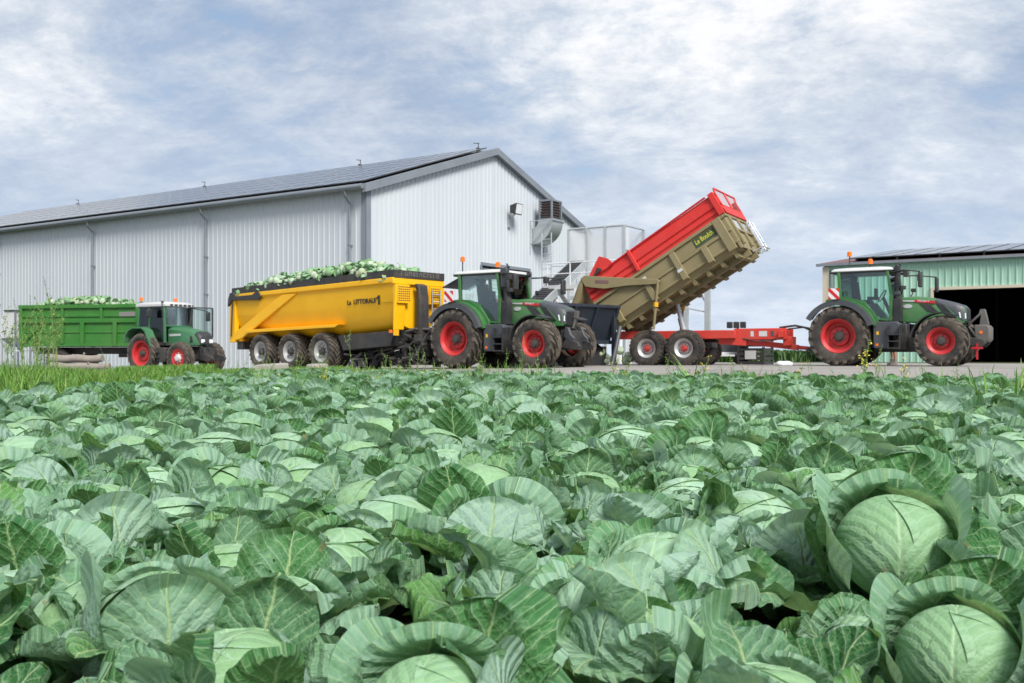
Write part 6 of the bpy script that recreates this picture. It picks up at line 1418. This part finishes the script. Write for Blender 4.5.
def weeds():
    rnd = random.Random(21)
    def proto(seed, H, leafy, flower):
        st, lf, fl = weed_mesh(seed, H, leafy, flower); r = bpy.data.objects.new('weed', None); COL.objects.link(r); s = st.build('stem', 'stem', r, smooth=60); l = link('foliage', lf, r)
        ch = [s, l]
        if flower: ch.append(fl.build('flower', 'petal', r, smooth=0))
        return r, ch
    used = set()
    P = [proto(i, 1., 2, False) for i in range(5)] + [proto(10 + i, .55, 2, True) for i in range(3)] + [proto(30 + i, .9, 2, False) for i in range(2)]
    def put(i, x, y, z, sc, rot, label, group):
        r, ch = P[i]
        if i in used:
            c = r.copy(); COL.objects.link(c)
            for q in ch: d = q.copy(); COL.objects.link(d); d.parent = c
            r = c
        used.add(i); r.location = (x, y, z); r.rotation_euler = (0, 0, rot); r.scale = (sc,) * 3; r.empty_display_size = .1; tag(r, label, 'weed', group)
    # tall stand by the green trailer
    for k in range(26):
        px = rnd.choice([rnd.uniform(2, 60), rnd.uniform(35, 62), rnd.uniform(0, 112)]); Y = rnd.uniform(18, 27); X = (px - 512) / 995 * Y
        top = (rnd.uniform(318, 352) if k > 1 else 304 + 14 * k) if px < 60 else rnd.uniform(342, 358); zt = .28 + (356 - top) / 995 * Y; zb = gz(X, Y)
        put(rnd.randrange(5), X, Y, zb, max(.5, zt - zb), rnd.uniform(0, 6.28), 'tall thin grey green weed standing before the green trailer and the grey hopper', 'tall weeds at the left of the verge')
    for k, (px, top) in enumerate(((354, 340), (370, 354), (408, 352), (415, 356), (427, 354), (335, 356), (300, 360), (262, 360), (505, 352), (520, 348), (540, 358), (325, 348), (387, 358), (450, 362))):
        Y = rnd.uniform(17.5, 20.5); X = (px - 512) / 995 * Y; zt = .28 + (356 - top) / 995 * Y; zb = gz(X, Y)
        put(8 + k % 2 if k % 3 else rnd.randrange(5), X, Y, zb, max(.35, zt - zb), rnd.uniform(0, 6.28), 'slender green weed at the yard edge before the yellow trailer and middle tractor', 'slender weeds along the yard edge')
    for k in range(64):
        px = rnd.uniform(215, 500) if k < 46 else rnd.uniform(600, 960); Y = rnd.uniform(12, 17); X = (px - 512) / 995 * Y
        if not in_field(X, Y) and bdist(X, Y) > YB: continue
        zb = gz(X, Y); put(8 + k % 2, X, Y, zb, rnd.uniform(.40, .66), rnd.uniform(0, 6.28), 'low yellow green weed among the far cabbage rows', 'low weeds among the far cabbages')
    for k, (px, top) in enumerate(((610, 364), (626, 370), (702, 362), (745, 368), (865, 350), (862, 358), (878, 362), (800, 368), (905, 364), (330, 372), (300, 376), (345, 380), (380, 374), (420, 376), (280, 378), (395, 380), (440, 374), (470, 372))):
        Y = rnd.uniform(13.5, 16.5) if px > 560 else rnd.uniform(13, 18); X = (px - 512) / 995 * Y; zt = .28 + (356 - top) / 995 * Y; zb = gz(X, Y)
        put(5 + k % 3, X, Y, zb, max(.55, (zt - zb) / .6), rnd.uniform(0, 6.28), 'small yellow flowered weed rising from the far cabbage rows', 'yellow flowered weeds at the field edge')
    # clumps of long broad blades
    def tuft(x, y, z, h, n, seed, label):
        rng = np.random.default_rng(seed); V, F, T = [], [], []
        for k in range(n):
            az = rng.uniform(0, 6.28); e = R(rng.uniform(55, 85)); L = h * rng.uniform(.7, 1.15); w = rng.uniform(.010, .018); o = len(V); pz = Vector((x + rng.uniform(-.08, .08), y + rng.uniform(-.08, .08), z)); t = rng.random(); N = 7
            for q in range(N + 1):
                f = q / N; ww = w * (1 - f) ** .6 * (.5 + min(1, f * 4) * .5); s = Vector((-math.sin(az), math.cos(az), 0)) * ww; V += [tuple(pz + s), tuple(pz - s)]; T += [t, t]
                if q < N: F.append((o + 2 * q, o + 2 * q + 1, o + 2 * q + 3, o + 2 * q + 2))
                d = Vector((math.cos(az) * math.cos(e), math.sin(az) * math.cos(e), math.sin(e))); pz = pz + d * L / N; e -= R(rng.uniform(2, 11))
        tag(link('grass_tuft', quickmesh('grass_tuft', V, F, 'grass', tone=T)), label, 'grass tuft', 'tufts of long grass')
    for k, (px, top, Y, lb) in enumerate(((700, 352, 13.2, 'bright tuft of long grass before the wheels of the red trailer'), (690, 362, 13, 'low spreading tuft beside the bright tuft before the red trailer'), (985, 362, 9, 'tuft of long grass at the right edge by the barn doorway'), (1012, 352, 8.5, 'upright tuft of long grass nearest the right frame edge'), (262, 368, 13, 'tuft of long yellowish grass before the rear of the yellow trailer'), (300, 372, 12, 'tuft of long grass among cabbages before the yellow trailer wheels'), (60, 372, 11, 'leaning grass tuft in front of the log pile on the verge'), (150, 372, 12, 'broad tuft of grass below the older small tractor'), (215, 374, 13, 'tuft of grass at the verge end right of the older tractor'), (780, 372, 12, 'thin tuft of grass left of the right tractor rear wheel'), (940, 372, 11, 'tuft of grass before the ballast weight of the right tractor'), (25, 374, 10, 'dense tuft of grass at the left edge beneath the tall weeds'))):
        X = (px - 512) / 995 * Y; zt = .28 + (356 - top) / 995 * Y; z = gz(X, Y); tuft(X, Y, z, max(.3, (zt - z) * 1.15), 16, k, lb)
weeds()
